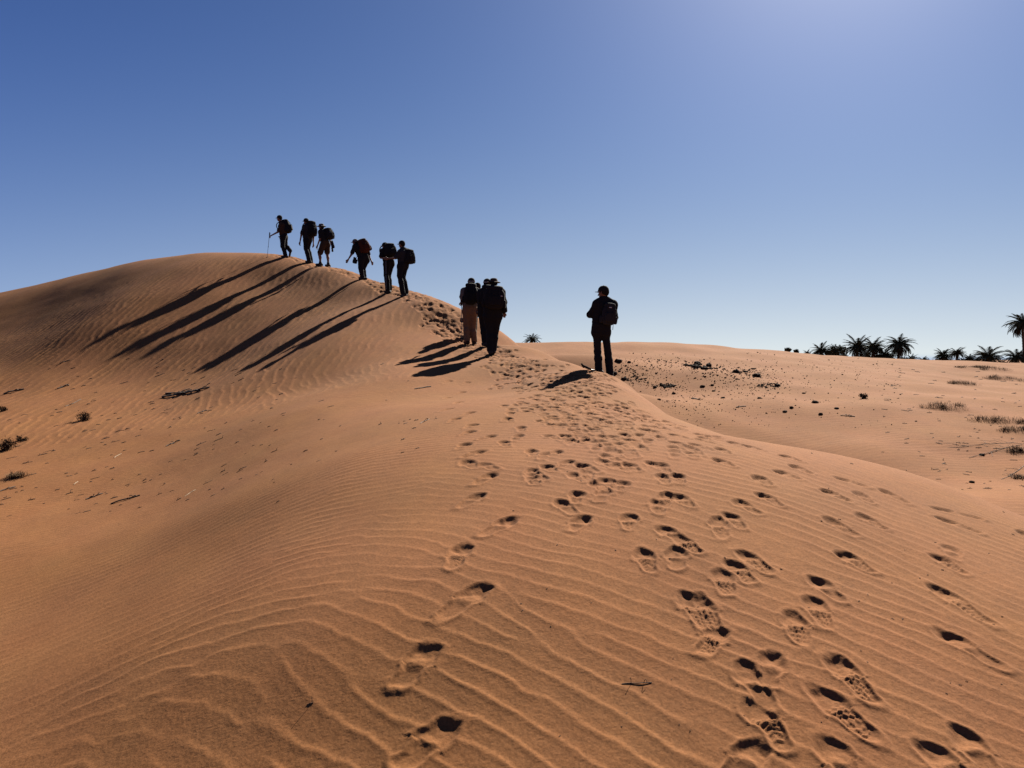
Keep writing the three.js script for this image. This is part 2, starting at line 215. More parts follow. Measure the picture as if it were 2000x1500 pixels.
// ───────────────────────── materials ─────────────────────────
const rgb = (r, g, b) => new THREE.Color().setRGB(r, g, b);
function grainTextures(N, metres) {
  const col = new Uint8Array(N * N * 4), bump = new Uint8Array(N * N * 4), rr = rng(5), wrapN = (x, y, f, s) => { // tileable
    const u = x * f / N, v = y * f / N, i = Math.floor(u), j = Math.floor(v), a = u - i, b = v - j, A = a * a * (3 - 2 * a), B = b * b * (3 - 2 * b), h = (p, q) => hash2((p + f) % f, (q + f) % f, s);
    return h(i, j) * (1 - A) * (1 - B) + h(i + 1, j) * A * (1 - B) + h(i, j + 1) * (1 - A) * B + h(i + 1, j + 1) * A * B;
  };
  for (let y = 0; y < N; y++) for (let x = 0; x < N; x++) {
    const k = (y * N + x) * 4, g = rr(), big = wrapN(x, y, 9, 1) - 0.5, mid = wrapN(x, y, 61, 2) - 0.5, fine = wrapN(x, y, 420, 3) - 0.5;
    let l = 1 + 0.08 * big + 0.12 * mid + 0.30 * fine + 0.46 * (g - 0.5); if (g > 0.992) l += 0.28; if (g < 0.006) l -= 0.4;
    const w = 0.035 * (wrapN(x, y, 300, 4) - 0.5) + 0.03 * (wrapN(x, y, 14, 5) - 0.5);
    const S = [0.162 * (l + w), 0.0718 * l, 0.0305 * (l - w * 1.4)];
    for (let c = 0; c < 3; c++) { const q = clamp(S[c], 0, 1); col[k + c] = 255 * (q <= 0.0031308 ? q * 12.92 : 1.055 * Math.pow(q, 1 / 2.4) - 0.055); }
    col[k + 3] = bump[k + 3] = 255; bump[k] = bump[k + 1] = bump[k + 2] = clamp(128 + 150 * fine + 90 * (g - 0.5), 0, 255);
  }
  const mk = (d, srgb) => { const t = new THREE.DataTexture(d, N, N, THREE.RGBAFormat); t.wrapS = t.wrapT = THREE.RepeatWrapping; t.magFilter = THREE.LinearFilter; t.minFilter = THREE.LinearMipmapLinearFilter; t.generateMipmaps = true; if (srgb) t.colorSpace = THREE.SRGBColorSpace; t.needsUpdate = true; return t; };
  return [mk(col, true), mk(bump, false)];
}
const [sandMap, sandBump] = grainTextures(2048, 4);
const sandMat = new THREE.MeshPhysicalMaterial({ map: sandMap, bumpMap: sandBump, bumpScale: 0.0012, roughness: 1, specularIntensity: 0.08, vertexColors: true });
const std = (r, g, b, rough = 0.9, more = {}) => new THREE.MeshStandardMaterial({ color: rgb(r, g, b), roughness: rough, ...more });

// ───────────────────────── the ground ─────────────────────────
{
  const az = []; // azimuth 0 looks straight ahead; fine where the view is, coarse behind
  const A0 = 35.2 * Math.PI / 180, n0 = QUALITY.cols; for (let i = 0; i <= n0; i++) az.push(-A0 + 2 * A0 * i / n0);
  for (let i = 1; i <= 24; i++) az.push(A0 + (20 * Math.PI / 180) * i / 24);
  for (let i = 1; i <= 41; i++) az.push(A0 + (20 + (360 - 2 * 35.2 - 40) * i / 42) * Math.PI / 180);
  for (let i = 0; i < 24; i++) az.push(-A0 - (20 * Math.PI / 180) * (1 - i / 24));
  const rad = [0.35]; while (rad[rad.length - 1] < 3500) {
    const r = rad[rad.length - 1]; let s;
    if (r < 2.1) s = r < 1.5 ? 0.06 : 0.02; else if (r < 7) s = Math.max(0.0055, r * r / 1850); else if (r < 34) s = (r < 17 ? 0.0029 : 0.0029) * r; else s = r * Math.min(0.05, 0.0036 + (r - 34) * 0.0001);
    rad.push(r + s * QUALITY.step);
  }
  const nc = az.length, nr = rad.length, N = nc * nr + 1, pos = new Float32Array(N * 3), nor = new Float32Array(N * 3), uv = new Float32Array(N * 2), tint = new Float32Array(N * 3).fill(1);
  for (let j = 0; j < nr; j++) { const r = rad[j], dr = j ? rad[j] - rad[j - 1] : 0.02;
    for (let i = 0; i < nc; i++) {
      const x = r * Math.sin(az[i]), d = r * Math.cos(az[i]), w = Math.abs(az[(i + 1) % nc] - az[i]), k = j * nc + i;
      const res = Math.max(dr * 0.85, r * (w > 1 ? 0.07 : w));
      pos[k * 3] = x; pos[k * 3 + 1] = height(x, d, res); pos[k * 3 + 2] = -d; uv[k * 2] = x / 4; uv[k * 2 + 1] = d / 4;
      const t1 = noise(x * 0.7, d * 0.5, 71), t2 = noise(x * 2.6 + 0.8 * d, d * 1.1, 72), t3 = noise(x * 0.12, d * 0.1, 73), tl = 1 + 0.05 * t1 + 0.05 * t2 + 0.05 * t3; tint[k * 3] = tl; tint[k * 3 + 1] = tl * (1 + 0.02 * t2 - 0.015 * t1); tint[k * 3 + 2] = tl * (1 + 0.05 * t1 + 0.04 * t3);
    } }
  pos[N * 3 - 2] = height(0, 0, 1); uv[N * 2 - 1] = 0;
  for (let j = 0; j < nr; j++) for (let i = 0; i < nc; i++) {
    const p = (jj, ii) => (Math.min(nr - 1, Math.max(0, jj)) * nc + (ii + nc) % nc) * 3, a = p(j + 1, i), b = p(j - 1, i), c = p(j, i + 1), e = p(j, i - 1), k = (j * nc + i) * 3;
    const ux = pos[a] - pos[b], uy = pos[a + 1] - pos[b + 1], uz = pos[a + 2] - pos[b + 2], vx = pos[c] - pos[e], vy = pos[c + 1] - pos[e + 1], vz = pos[c + 2] - pos[e + 2];
    let nx = vy * uz - vz * uy, ny = vz * ux - vx * uz, nz = vx * uy - vy * ux; const l = Math.hypot(nx, ny, nz) * (ny < 0 ? -1 : 1) || 1;
    nor[k] = nx / l; nor[k + 1] = ny / l; nor[k + 2] = nz / l;
  }
  nor[N * 3 - 2] = 1;
  const idx = new Uint32Array(((nr - 1) * nc * 2 + nc) * 3); let q = 0;
  for (let j = 0; j < nr - 1; j++) for (let i = 0; i < nc; i++) { const a = j * nc + i, b = j * nc + (i + 1) % nc, c = a + nc, e = b + nc; idx[q++] = a; idx[q++] = b; idx[q++] = e; idx[q++] = a; idx[q++] = e; idx[q++] = c; }
  for (let i = 0; i < nc; i++) { idx[q++] = N - 1; idx[q++] = (i + 1) % nc; idx[q++] = i; }
  const g = new THREE.BufferGeometry();
  g.setAttribute('position', new THREE.BufferAttribute(pos, 3)); g.setAttribute('normal', new THREE.BufferAttribute(nor, 3)); g.setAttribute('uv', new THREE.BufferAttribute(uv, 2)); g.setAttribute('color', new THREE.BufferAttribute(tint, 3)); g.setIndex(new THREE.BufferAttribute(idx, 1));
  const m = mesh('ground', g, sandMat); m.userData.kind = 'structure'; m.userData.label = 'rippled orange sand dunes crossed by trails of footprints';
  console.log('ground', nc, nr, (q / 3 / 1e6).toFixed(2) + 'M');
}
// ───────────────────────── people ─────────────────────────
// a surface through a distance field, on a grid of its own
function surface(field, lo, hi, cell) {
  const n = [0, 1, 2].map((k) => Math.ceil((hi.getComponent(k) - lo.getComponent(k)) / cell) + 1), [nx, ny, nz] = n, val = new Float32Array(nx * ny * nz);
  for (let z = 0, q = 0; z < nz; z++) for (let y = 0; y < ny; y++) for (let x = 0; x < nx; x++) val[q++] = field(lo.x + x * cell, lo.y + y * cell, lo.z + z * cell);
  const pos = [], at = new Int32Array(nx * ny * nz).fill(-1), idx = [], sx = 1, sy = nx, sz = nx * ny, corner = [0, sx, sy, sx + sy, sz, sx + sz, sy + sz, sx + sy + sz];
  const edges = [[0, 1], [2, 3], [4, 5], [6, 7], [0, 2], [1, 3], [4, 6], [5, 7], [0, 4], [1, 5], [2, 6], [3, 7]];
  for (let z = 0; z < nz - 1; z++) for (let y = 0; y < ny - 1; y++) for (let x = 0; x < nx - 1; x++) {
    const q = x + y * sy + z * sz; let inside = 0; for (let c = 0; c < 8; c++) if (val[q + corner[c]] < 0) inside++;
    if (inside === 0 || inside === 8) continue;
    let ax = 0, ay = 0, azz = 0, m = 0;
    for (const [a, b] of edges) { const va = val[q + corner[a]], vb = val[q + corner[b]]; if ((va < 0) === (vb < 0)) continue; const t = va / (va - vb); ax += (a & 1) + ((b & 1) - (a & 1)) * t; ay += ((a >> 1) & 1) + (((b >> 1) & 1) - ((a >> 1) & 1)) * t; azz += (a >> 2) + ((b >> 2) - (a >> 2)) * t; m++; }
    at[q] = pos.length / 3; pos.push(lo.x + (x + ax / m) * cell, lo.y + (y + ay / m) * cell, lo.z + (z + azz / m) * cell);
  }
  const quad = (a, b, c, d, flip) => { if (a < 0 || b < 0 || c < 0 || d < 0) return; if (flip) idx.push(a, c, b, a, d, c); else idx.push(a, b, c, a, c, d); };
  for (let z = 1; z < nz - 1; z++) for (let y = 1; y < ny - 1; y++) for (let x = 1; x < nx - 1; x++) {
    const q = x + y * sy + z * sz, s = val[q] < 0;
    if (s !== val[q + sx] < 0) quad(at[q - sy - sz], at[q - sz], at[q], at[q - sy], !s);
    if (s !== val[q + sy] < 0) quad(at[q - sx - sz], at[q - sx], at[q], at[q - sz], !s);
    if (s !== val[q + sz] < 0) quad(at[q - sx - sy], at[q - sy], at[q], at[q - sx], !s);
  }
  const g = new THREE.BufferGeometry(), nor = new Float32Array(pos.length), e = cell * 0.4;
  for (let i = 0; i < pos.length; i += 3) { const [x, y, z] = [pos[i], pos[i + 1], pos[i + 2]], v = V(field(x + e, y, z) - field(x - e, y, z), field(x, y + e, z) - field(x, y - e, z), field(x, y, z + e) - field(x, y, z - e)).normalize(); nor[i] = v.x; nor[i + 1] = v.y; nor[i + 2] = v.z; }
  // turn faces outwards
  for (let i = 0; i < idx.length; i += 3) { const [a, b, c] = [idx[i] * 3, idx[i + 1] * 3, idx[i + 2] * 3], ux = pos[b] - pos[a], uy = pos[b + 1] - pos[a + 1], uz = pos[b + 2] - pos[a + 2], vx = pos[c] - pos[a], vy = pos[c + 1] - pos[a + 1], vz = pos[c + 2] - pos[a + 2]; if ((uy * vz - uz * vy) * nor[a] + (uz * vx - ux * vz) * nor[a + 1] + (ux * vy - uy * vx) * nor[a + 2] < 0) { const t = idx[i + 1]; idx[i + 1] = idx[i + 2]; idx[i + 2] = t; } }
  g.setAttribute('position', new THREE.Float32BufferAttribute(pos, 3)); g.setAttribute('normal', new THREE.BufferAttribute(nor, 3)); g.setAttribute('uv', new THREE.Float32BufferAttribute(new Float32Array(pos.length / 3 * 2).map((_, i) => (i & 1 ? pos[(i >> 1) * 3 + 1] : pos[(i >> 1) * 3] + pos[(i >> 1) * 3 + 2])), 2)); g.setIndex(idx);
  return g;
}
// bones: [a, b, radius at a, radius at b, blend]
function bonesField(bones, grow = 0, wrinkle = 0) {
  const B = bones.map(([a, b, ra, rb, k]) => { const x = b.x - a.x, y = b.y - a.y, z = b.z - a.z; return [a.x, a.y, a.z, x, y, z, ra + grow, rb - ra, 1 / Math.max(1e-9, x * x + y * y + z * z), k ?? 0.035]; });
  return (x, y, z) => {
    let d = 1e9;
    for (const [ax, ay, az, bx, by, bz, ra, dr, il, k] of B) {
      const px = x - ax, py = y - ay, pz = z - az, t = clamp((px * bx + py * by + pz * bz) * il), e = Math.hypot(px - bx * t, py - by * t, pz - bz * t) - ra - dr * t;
      if (d > 1e8) d = e; else { const h = Math.max(k - Math.abs(d - e), 0); d = Math.min(d, e) - h * h / (4 * k); }
    }
    return wrinkle ? d + wrinkle * (noise(x * 14 + z * 9, y * 20, 31) + 0.6 * noise(x * 30 - z * 21, y * 31, 32)) : d;
  };
}
function boneBox(bones, pad) { const b = new THREE.Box3(); for (const [p, q, ra, rb] of bones) { const r = Math.max(ra, rb) + pad; b.expandByPoint(p.clone().addScalar(r)).expandByPoint(p.clone().addScalar(-r)).expandByPoint(q.clone().addScalar(r)).expandByPoint(q.clone().addScalar(-r)); } return b; }
function skin(bones, grow, cell, wrinkle = 0) { const b = boneBox(bones, grow + cell * 2.5 + Math.abs(wrinkle) * 2); return surface(bonesField(bones, grow, wrinkle), b.min, b.max, cell); }
const mixV = (a, b, t) => a.clone().lerp(b, t);
// a hand: palm, four unequal fingers bent at the knuckles, a thumb leaving the side of the palm
function handBones(wrist, dir, side, curl) {
  const out = [], n = V().crossVectors(dir, side).normalize(), palmEnd = wrist.clone().addScaledVector(dir, 0.085);
  out.push([wrist.clone().addScaledVector(dir, -0.03), wrist.clone().addScaledVector(dir, 0.012), 0.026, 0.025, 0.02]);
  for (let f = -1.5; f <= 1.5; f++) out.push([wrist.clone().addScaledVector(dir, 0.012).addScaledVector(side, f * 0.011), palmEnd.clone().addScaledVector(side, f * 0.019), 0.015, 0.0125, 0.012]);
  [[-1.5, 0.066], [-0.5, 0.076], [0.5, 0.072], [1.5, 0.056]].forEach(([f, L]) => {
    let p = palmEnd.clone().addScaledVector(side, f * 0.02), a = curl * 0.35;
    for (const part of [0.45, 0.31, 0.24]) { a += curl * 0.75; const q = p.clone().addScaledVector(dir, Math.cos(a) * L * part * 1.15).addScaledVector(n, Math.sin(a) * L * part * 1.15); out.push([p, q, 0.0092, 0.0082, 0.004]); p = q; }
  });
  const t0 = wrist.clone().addScaledVector(dir, 0.03).addScaledVector(side, -0.024), t1 = t0.clone().addScaledVector(dir, 0.032).addScaledVector(side, -0.026).addScaledVector(n, curl * 0.014), t2 = t1.clone().addScaledVector(dir, 0.03).addScaledVector(side, -0.004).addScaledVector(n, curl * 0.022);
  out.push([t0, t1, 0.0125, 0.0105, 0.012], [t1, t2, 0.0102, 0.0088, 0.004]);
  return out;
}
const cloth = (r, g, b) => new THREE.MeshPhysicalMaterial({ color: rgb(r, g, b), roughness: 1, specularIntensity: 0.25 });
const P = { black: cloth(0.012, 0.012, 0.013), charcoal: cloth(0.02, 0.02, 0.022), navy: cloth(0.014, 0.016, 0.024), beige: cloth(0.15, 0.09, 0.052), olive: cloth(0.03, 0.027, 0.018), brown: cloth(0.04, 0.024, 0.015), rust: cloth(0.05, 0.015, 0.008), pale: cloth(0.3, 0.26, 0.22), grey: cloth(0.09, 0.085, 0.08), boot: std(0.016, 0.013, 0.011), sole: std(0.02, 0.018, 0.016), skinTone: std(0.13, 0.06, 0.035, 0.65), hair: cloth(0.012, 0.009, 0.007), webbing: cloth(0.02, 0.02, 0.021), buckle: std(0.5, 0.5, 0.5, 0.35), metal: std(0.12, 0.12, 0.12, 0.4, { metalness: 0.7 }) };

const folk = {};
function person(key, label, d, J, o) {
  const at = (p) => { const [a, b] = ray(p[0], p[1]), e = d - (p[2] ?? 0); return V(a * e, EYE + b * e, -e); };
  const j = {}; for (const k in J) j[k] = at(J[k]);
  const big = (o.size ?? 1) * 1.12;
  // feet on the sand, unless lifted
  for (const s of ['L', 'R']) if (!(o.lifted ?? '').includes(s)) { const y = baseH(j['an' + s].x, -j['an' + s].z), dy = y + 0.085 - j['an' + s].y; if (Math.abs(dy) < 0.35) { j['an' + s].y += dy; j['kn' + s].y += dy * 0.4; } j['toe' + s].y = baseH(j['toe' + s].x, -j['toe' + s].z) + 0.035; }
  const root = thing('person', label, 'person', V(j.pel.x, baseH(j.pel.x, -j.pel.z), j.pel.z), o.group ?? 'hikers climbing the dune');
  const base = root.position.clone(); for (const k in j) j[k].sub(base);
  const ax = j.shR.clone().sub(j.shL).normalize(), up = j.neck.clone().sub(j.pel).normalize(), fwd = V().crossVectors(up, ax).normalize(), side = ax.clone().addScaledVector(up, -ax.dot(up)).normalize();
  const look = o.look ? V(Math.cos(o.look) * 1, o.nod ?? -0.1, -Math.sin(o.look)).normalize() : fwd.clone().addScaledVector(V(0, 1, 0), -0.15).normalize();
  const lk = o.leg ?? 1, hipL = j.hipL, hipR = j.hipR, off = (p, s, f = 0, u = 0) => p.clone().addScaledVector(side, s).addScaledVector(fwd, f).addScaledVector(up, u);
  const torso = [[off(j.che, -0.075, 0), off(j.pel, -0.06, 0, 0.1), 0.122 * big, 0.11 * big, 0.06], [off(j.che, 0.075, 0), off(j.pel, 0.06, 0, 0.1), 0.122 * big, 0.11 * big, 0.06], [j.shL, off(j.neck, -0.03, 0, -0.02), 0.06, 0.065, 0.06], [j.shR, off(j.neck, 0.03, 0, -0.02), 0.06, 0.065, 0.06], [j.shL, off(j.che, -0.06), 0.062, 0.1, 0.06], [j.shR, off(j.che, 0.06), 0.062, 0.1, 0.06]];
  const pelvis = [[off(j.pel, -0.07, -0.02, 0.05), hipL.clone(), 0.105 * big, 0.1 * big, 0.06], [off(j.pel, 0.07, -0.02, 0.05), hipR.clone(), 0.105 * big, 0.1 * big, 0.06]];
  const legs = ['L', 'R'].map((s) => [[j['hip' + s], j['kn' + s], 0.088 * big * lk, 0.062 * lk, 0.05], [j['kn' + s], mixV(j['kn' + s], j['an' + s], 0.35).addScaledVector(fwd, -0.015), 0.06, 0.058, 0.03], [mixV(j['kn' + s], j['an' + s], 0.35).addScaledVector(fwd, -0.015), j['an' + s], 0.056, 0.038, 0.03]]);
  const feet = ['L', 'R'].map((s) => { const t = j['toe' + s].clone().sub(j['an' + s]); const heel = j['an' + s].clone().addScaledVector(V(t.x, 0, t.z).normalize(), (o.lifted ?? '').includes(s) ? 0 : -0.05).add(V(0, (o.lifted ?? '').includes(s) ? -0.02 : -0.045, 0)); return [[heel, j['toe' + s], 0.038, 0.03, 0.03], [j['an' + s], heel, 0.04, 0.04, 0.03]]; });
  const arms = ['L', 'R'].map((s) => [[j['sh' + s], j['el' + s], 0.05, 0.04, 0.04], [j['el' + s], j['ha' + s], 0.04, 0.027, 0.03]]);
  const c = j.head, faceC = c.clone().addScaledVector(look, 0.035).add(V(0, -0.07, 0)), hs = V().crossVectors(look, V(0, 1, 0)).normalize();
  const neckB = [[j.neck, c.clone().add(V(0, -0.06, 0)), 0.056, 0.052, 0.03]];
  const headB = [[c.clone().addScaledVector(look, -0.022).add(V(0, 0.015, 0)), c.clone().addScaledVector(look, 0.022).add(V(0, 0.02, 0)), 0.088, 0.084, 0.03], [c.clone().add(V(0, -0.03, 0)), faceC, 0.066, 0.052, 0.04], [...neckB[0]],
    [c.clone().addScaledVector(look, 0.098).add(V(0, 0.0, 0)), c.clone().addScaledVector(look, 0.116).add(V(0, -0.035, 0)), 0.009, 0.014, 0.012],
    ...[-1, 1].map((s) => [c.clone().addScaledVector(hs, s * 0.083).add(V(0, 0.012, 0)).addScaledVector(look, -0.008), c.clone().addScaledVector(hs, s * 0.088).add(V(0, -0.03, 0)).addScaledVector(look, 0.002), 0.014, 0.01, 0.006]),
    [faceC.clone().addScaledVector(look, 0.045).addScaledVector(hs, -0.018).add(V(0, -0.004, 0)), faceC.clone().addScaledVector(look, 0.045).addScaledVector(hs, 0.018).add(V(0, -0.004, 0)), 0.011, 0.011, 0.006]];
  const headF0 = bonesField(headB), eyes = [-1, 1].map((s) => c.clone().addScaledVector(look, 0.098).addScaledVector(hs, s * 0.034).add(V(0, -0.002, 0)));
  const headF = (x, y, z) => { let v = headF0(x, y, z); for (const e of eyes) v = Math.max(v, 0.017 - Math.hypot(x - e.x, y - e.y, z - e.z)); return v; };
  const hb = boneBox(headB, 0.03), fine = d < 18 ? 0.008 : 0.0115;
  const handParts = ['L', 'R'].map((s, i) => { const dir = j['ha' + s].clone().sub(j['el' + s]).normalize(); let sd = V().crossVectors(dir, fwd); if (sd.length() < 0.3) sd = side.clone(); sd.addScaledVector(dir, -sd.dot(dir)).normalize(); if (i) sd.negate(); return skin(handBones(j['ha' + s], dir, sd, (o.grip ?? '').includes(s) ? 1.15 : 0.42), 0, d < 18 ? 0.0065 : 0.0085); });
  const body = mergeGeometries([skin([...torso, ...pelvis, ...legs.flat(), ...feet.flat(), ...arms.flat(), ...neckB], 0, 0.024), surface(headF, hb.min, hb.max, fine), ...handParts]);
  mesh('body', body, P.skinTone, root);
  const cell = d < 18 ? 0.018 : 0.023;
  const sleeves = arms.map((a) => o.sleeve === 'long' ? a : [[a[0][0], mixV(a[0][0], a[0][1], 0.8), 0.06, 0.058, 0.04]]);
  mesh('shirt', skin([...torso, ...sleeves.flat(), ...(o.untucked ? pelvis.map(([a, b, r1, r2, k]) => [a, mixV(a, b, 0.4), r1, r2, k]) : [])], 0.02, cell, 0.005), o.shirt ?? P.black, root);
  const trouserLegs = legs.map((l) => o.shorts ? [[l[0][0], mixV(l[0][0], l[0][1], 0.78), 0.102, 0.1, 0.05]] : l.map(([a, b, r1, r2, k], i) => i === 2 ? [a, mixV(a, b, 0.92), (r1 + 0.016) * lk, 0.07 * lk, k] : [a, b, (r1 + 0.004) * lk, (r2 + 0.014) * lk, k]));
  mesh(o.shorts ? 'shorts' : 'trousers', skin([...pelvis, ...trouserLegs.flat()], 0.015, cell, 0.005), o.trousers ?? P.black, root);
  ['L', 'R'].forEach((s, i) => { const b = mesh('boot', skin([...feet[i], [j['an' + s], mixV(j['an' + s], j['kn' + s], 0.14), 0.045, 0.047, 0.03]], 0.012, 0.017), o.boots ?? P.boot, root); const [h] = feet[i]; mesh('sole', skin([[h[0].clone().add(V(0, -0.03, 0)), h[1].clone().add(V(0, -0.022, 0)), 0.026, 0.024]], 0.01, 0.016), P.sole, b); });
  // hair, then cap or hat
  const frame = new THREE.Matrix4().makeBasis(hs.clone().negate(), V(0, 1, 0), hs.clone().negate().cross(V(0, 1, 0))).setPosition(c);
  const hair = new THREE.SphereGeometry(0.1, 24, 14, 0, Math.PI * 2, 0, Math.PI * 0.6); hair.scale(0.95, 1.02, 1.07); hair.rotateX(-0.55 * (o.longHair ? 1.3 : 1)); hair.translate(0, 0.012, -0.01); hair.applyMatrix4(frame); mesh('hair', hair, P.hair, root);
  if (o.head === 'cap' || o.head === 'hat') {
    const g = []; const hat = o.head === 'hat';
    const prof = hat ? [[0.001, 0.118], [0.05, 0.116], [0.088, 0.1], [0.104, 0.055], [0.11, 0.03], [0.15, 0.022], [0.178, 0.008], [0.18, 0.003], [0.15, 0.014], [0.106, 0.022]] : [[0.001, 0.123], [0.035, 0.12], [0.07, 0.104], [0.096, 0.07], [0.106, 0.035], [0.108, 0.012], [0.104, 0.01]];
    const dome = new THREE.LatheGeometry(prof.map(([x, y]) => new THREE.Vector2(x, y)), 28); dome.scale(0.95, 1, 1.06); dome.translate(0, 0.012, 0); g.push(dome);
    const cap = mesh(hat ? 'sun_hat' : 'cap', (() => { const q = g[0]; q.applyMatrix4(frame); return q; })(), o.capMat ?? P.black, root);
    if (!hat) { const sh = new THREE.Shape(); sh.absarc(0, 0, 0.088, 0, Math.PI); const br = new THREE.ExtrudeGeometry(sh, { depth: 0.005, bevelEnabled: true, bevelSize: 0.002, bevelThickness: 0.002, bevelSegments: 1, curveSegments: 16 }); br.rotateX(Math.PI / 2); br.translate(0, 0.03, 0); const b2 = br.attributes.position; for (let i = 0; i < b2.count; i++) { const x = b2.getX(i), z = b2.getZ(i); b2.setY(i, b2.getY(i) - 1.8 * x * x - 0.1 * Math.max(0, z)); b2.setZ(i, z * 1.05 + 0.085); } br.computeVertexNormals(); br.applyMatrix4(frame); mesh('brim', br, o.capMat ?? P.black, cap);
    const btn = new THREE.SphereGeometry(0.008, 8, 6); btn.translate(0, 0.134, 0); btn.applyMatrix4(frame); mesh('button', btn, o.capMat ?? P.black, cap); }
    if (o.band) { const bd = new THREE.CylinderGeometry(0.112, 0.113, 0.02, 28, 1, true); bd.scale(0.95, 1, 1.06); bd.translate(0, hat ? 0.05 : 0.03, 0); bd.applyMatrix4(frame); mesh('hat_band', bd, o.band, cap); }
  }
  folk[key] = { j, base, root, side, up, fwd, look, d, at: (p) => at(p).sub(base) };
  return folk[key];
}
function softBox(w, h, t, e = 0.42) { const g = new THREE.SphereGeometry(1, 28, 20), p = g.attributes.position; for (let i = 0; i < p.count; i++) { const f = (x) => Math.sign(x) * Math.pow(Math.abs(x), e); const x = p.getX(i), y = p.getY(i), z = p.getZ(i); const k = 1 + 0.03 * noise(x * 3 + 5, y * 4 + z * 3, 41); p.setXYZ(i, f(x) * w / 2 * k, f(y) * h / 2, f(z) * t / 2 * k); } g.computeVertexNormals(); return g; }
// a rucksack on somebody's back: [u, v, nearer] of its middle, width, height, depth
function rucksack(name, label, key, c, w, h, t, o = {}) {
  const f = folk[key], back = f.fwd.clone().negate(), lean = f.up.clone().applyAxisAngle(f.side, o.lean ?? 0), bk = V().crossVectors(f.side, lean).normalize(); if (bk.dot(back) < 0) bk.negate();
  const pos = f.at(c).add(f.base), root = thing(name, label, 'backpack', pos, o.group ?? 'rucksacks on the hikers');
  const X = f.side.clone(), M = new THREE.Matrix4().makeBasis(X, lean, V().crossVectors(X, lean)); root.quaternion.setFromRotationMatrix(M); const bz = Math.sign(V().crossVectors(X, lean).dot(bk)) || 1;   // local z points away from the back
  const mat = o.mat ?? P.black;
  const put = (n, g, m, par = root) => mesh(n, g, m, par);
  const bodyG = softBox(w, h, t, 0.6); { const p = bodyG.attributes.position; for (let i = 0; i < p.count; i++) { const y = p.getY(i) / h; p.setZ(i, p.getZ(i) * (1 - 0.22 * Math.max(0, y) - 0.1 * Math.max(0, -y)) - bz * 0.02 * y); p.setX(i, p.getX(i) * (1 - 0.2 * Math.max(0, y * 2) ** 2)); } bodyG.computeVertexNormals(); }
  put('pack_body', bodyG, mat);
  const lid = softBox(w * 0.78, h * 0.26, t * 0.85, 0.7); lid.rotateX(bz * 0.12); lid.translate(0, h * 0.46, -bz * 0.01); put('lid', lid, o.lidMat ?? mat);
  const pk = softBox(w * 0.62, h * 0.45, 0.09, 0.5); pk.translate(0, -h * 0.12, bz * (t * 0.5)); const pm = put('front_pocket', pk, o.pocketMat ?? mat);
  const zip = new THREE.TorusGeometry(w * 0.22, 0.004, 5, 20, Math.PI); zip.translate(0, -h * 0.05, bz * (t * 0.5 + 0.046)); put('zip', zip, P.webbing, pm);
  for (const s of [-1, 1]) { const sp2 = softBox(0.07, h * 0.36, t * 0.6, 0.6); sp2.translate(s * w * 0.5, -h * 0.24, 0); put('side_pocket', sp2, mat); }
  const strapPath = (pts, r) => new THREE.TubeGeometry(new THREE.CatmullRomCurve3(pts), 16, r, 6);
  for (const s of [-1, 1]) { const g = strapPath([V(s * w * 0.22, h * 0.42, -bz * t * 0.5), V(s * w * 0.3, h * 0.46, -bz * (t * 0.5 + 0.08)), V(s * w * 0.36, h * 0.3, -bz * (t * 0.5 + 0.19)), V(s * w * 0.4, 0, -bz * (t * 0.5 + 0.19)), V(s * w * 0.48, -h * 0.26, -bz * (t * 0.5 + 0.06)), V(s * w * 0.4, -h * 0.4, -bz * t * 0.4)], 0.018); put('shoulder_strap', g, P.webbing); }
  for (const s of [-1, 1]) { const g = strapPath([V(s * w * 0.2, h * 0.5, bz * t * 0.3), V(s * w * 0.24, h * 0.2, bz * (t * 0.53)), V(s * w * 0.24, -h * 0.1, bz * (t * 0.54))], 0.006); put('compression_strap', g, P.webbing); }
  if (o.glint) { const g = softBox(0.05, 0.016, 0.012, 0.5); g.translate(o.glint[0] * w, o.glint[1] * h, bz * (t * 0.52)); put('buckle', g, P.buckle); }
  if (o.dangle) for (const [a, b, r] of o.dangle) { const p0 = f.at(a).add(f.base), p1 = f.at(b).add(f.base); root.updateMatrixWorld(); const q0 = root.worldToLocal(p0), q1 = root.worldToLocal(p1); put('hanging_strap', skin([[q0, q1, r * 0.7, r]], 0, Math.max(0.008, r * 0.45), r > 0.03 ? 0.006 : 0), P.black); }
  return root;
}
function pole(label, d, top, tip) {
  const at = (p) => spot(p[0], p[1], d - (p[2] ?? 0)); const a = at(top), b = at(tip), root = thing('trekking_pole', label, 'trekking pole', b, 'trekking poles'); a.sub(b);
  const dir = a.clone().normalize(), L = a.length(), seg = (n, f0, f1, r0, r1, m) => { const g = new THREE.CylinderGeometry(r1, r0, L * (f1 - f0), 10); g.translate(0, L * (f0 + f1) / 2, 0); g.applyQuaternion(new THREE.Quaternion().setFromUnitVectors(V(0, 1, 0), dir)); return mesh(n, g, m, root); };
  seg('shaft', 0, 0.9, 0.007, 0.0095, P.metal); seg('grip', 0.88, 1, 0.017, 0.02, P.black); seg('basket', 0.06, 0.075, 0.035, 0.03, P.black); seg('lever', 0.45, 0.48, 0.013, 0.013, P.black);
  const loop = new THREE.TorusGeometry(0.035, 0.005, 6, 16); loop.scale(0.5, 1.3, 1); loop.translate(dir.x * L * 0.97 + 0.02, dir.y * L * 0.97 - 0.03, dir.z * L * 0.97); mesh('wrist_loop', loop, P.webbing, root);
  return root;
}
const Z = (ox, oy, k) => (x, y, dz) => [ox + x / k, oy + y / k, dz ?? 0];
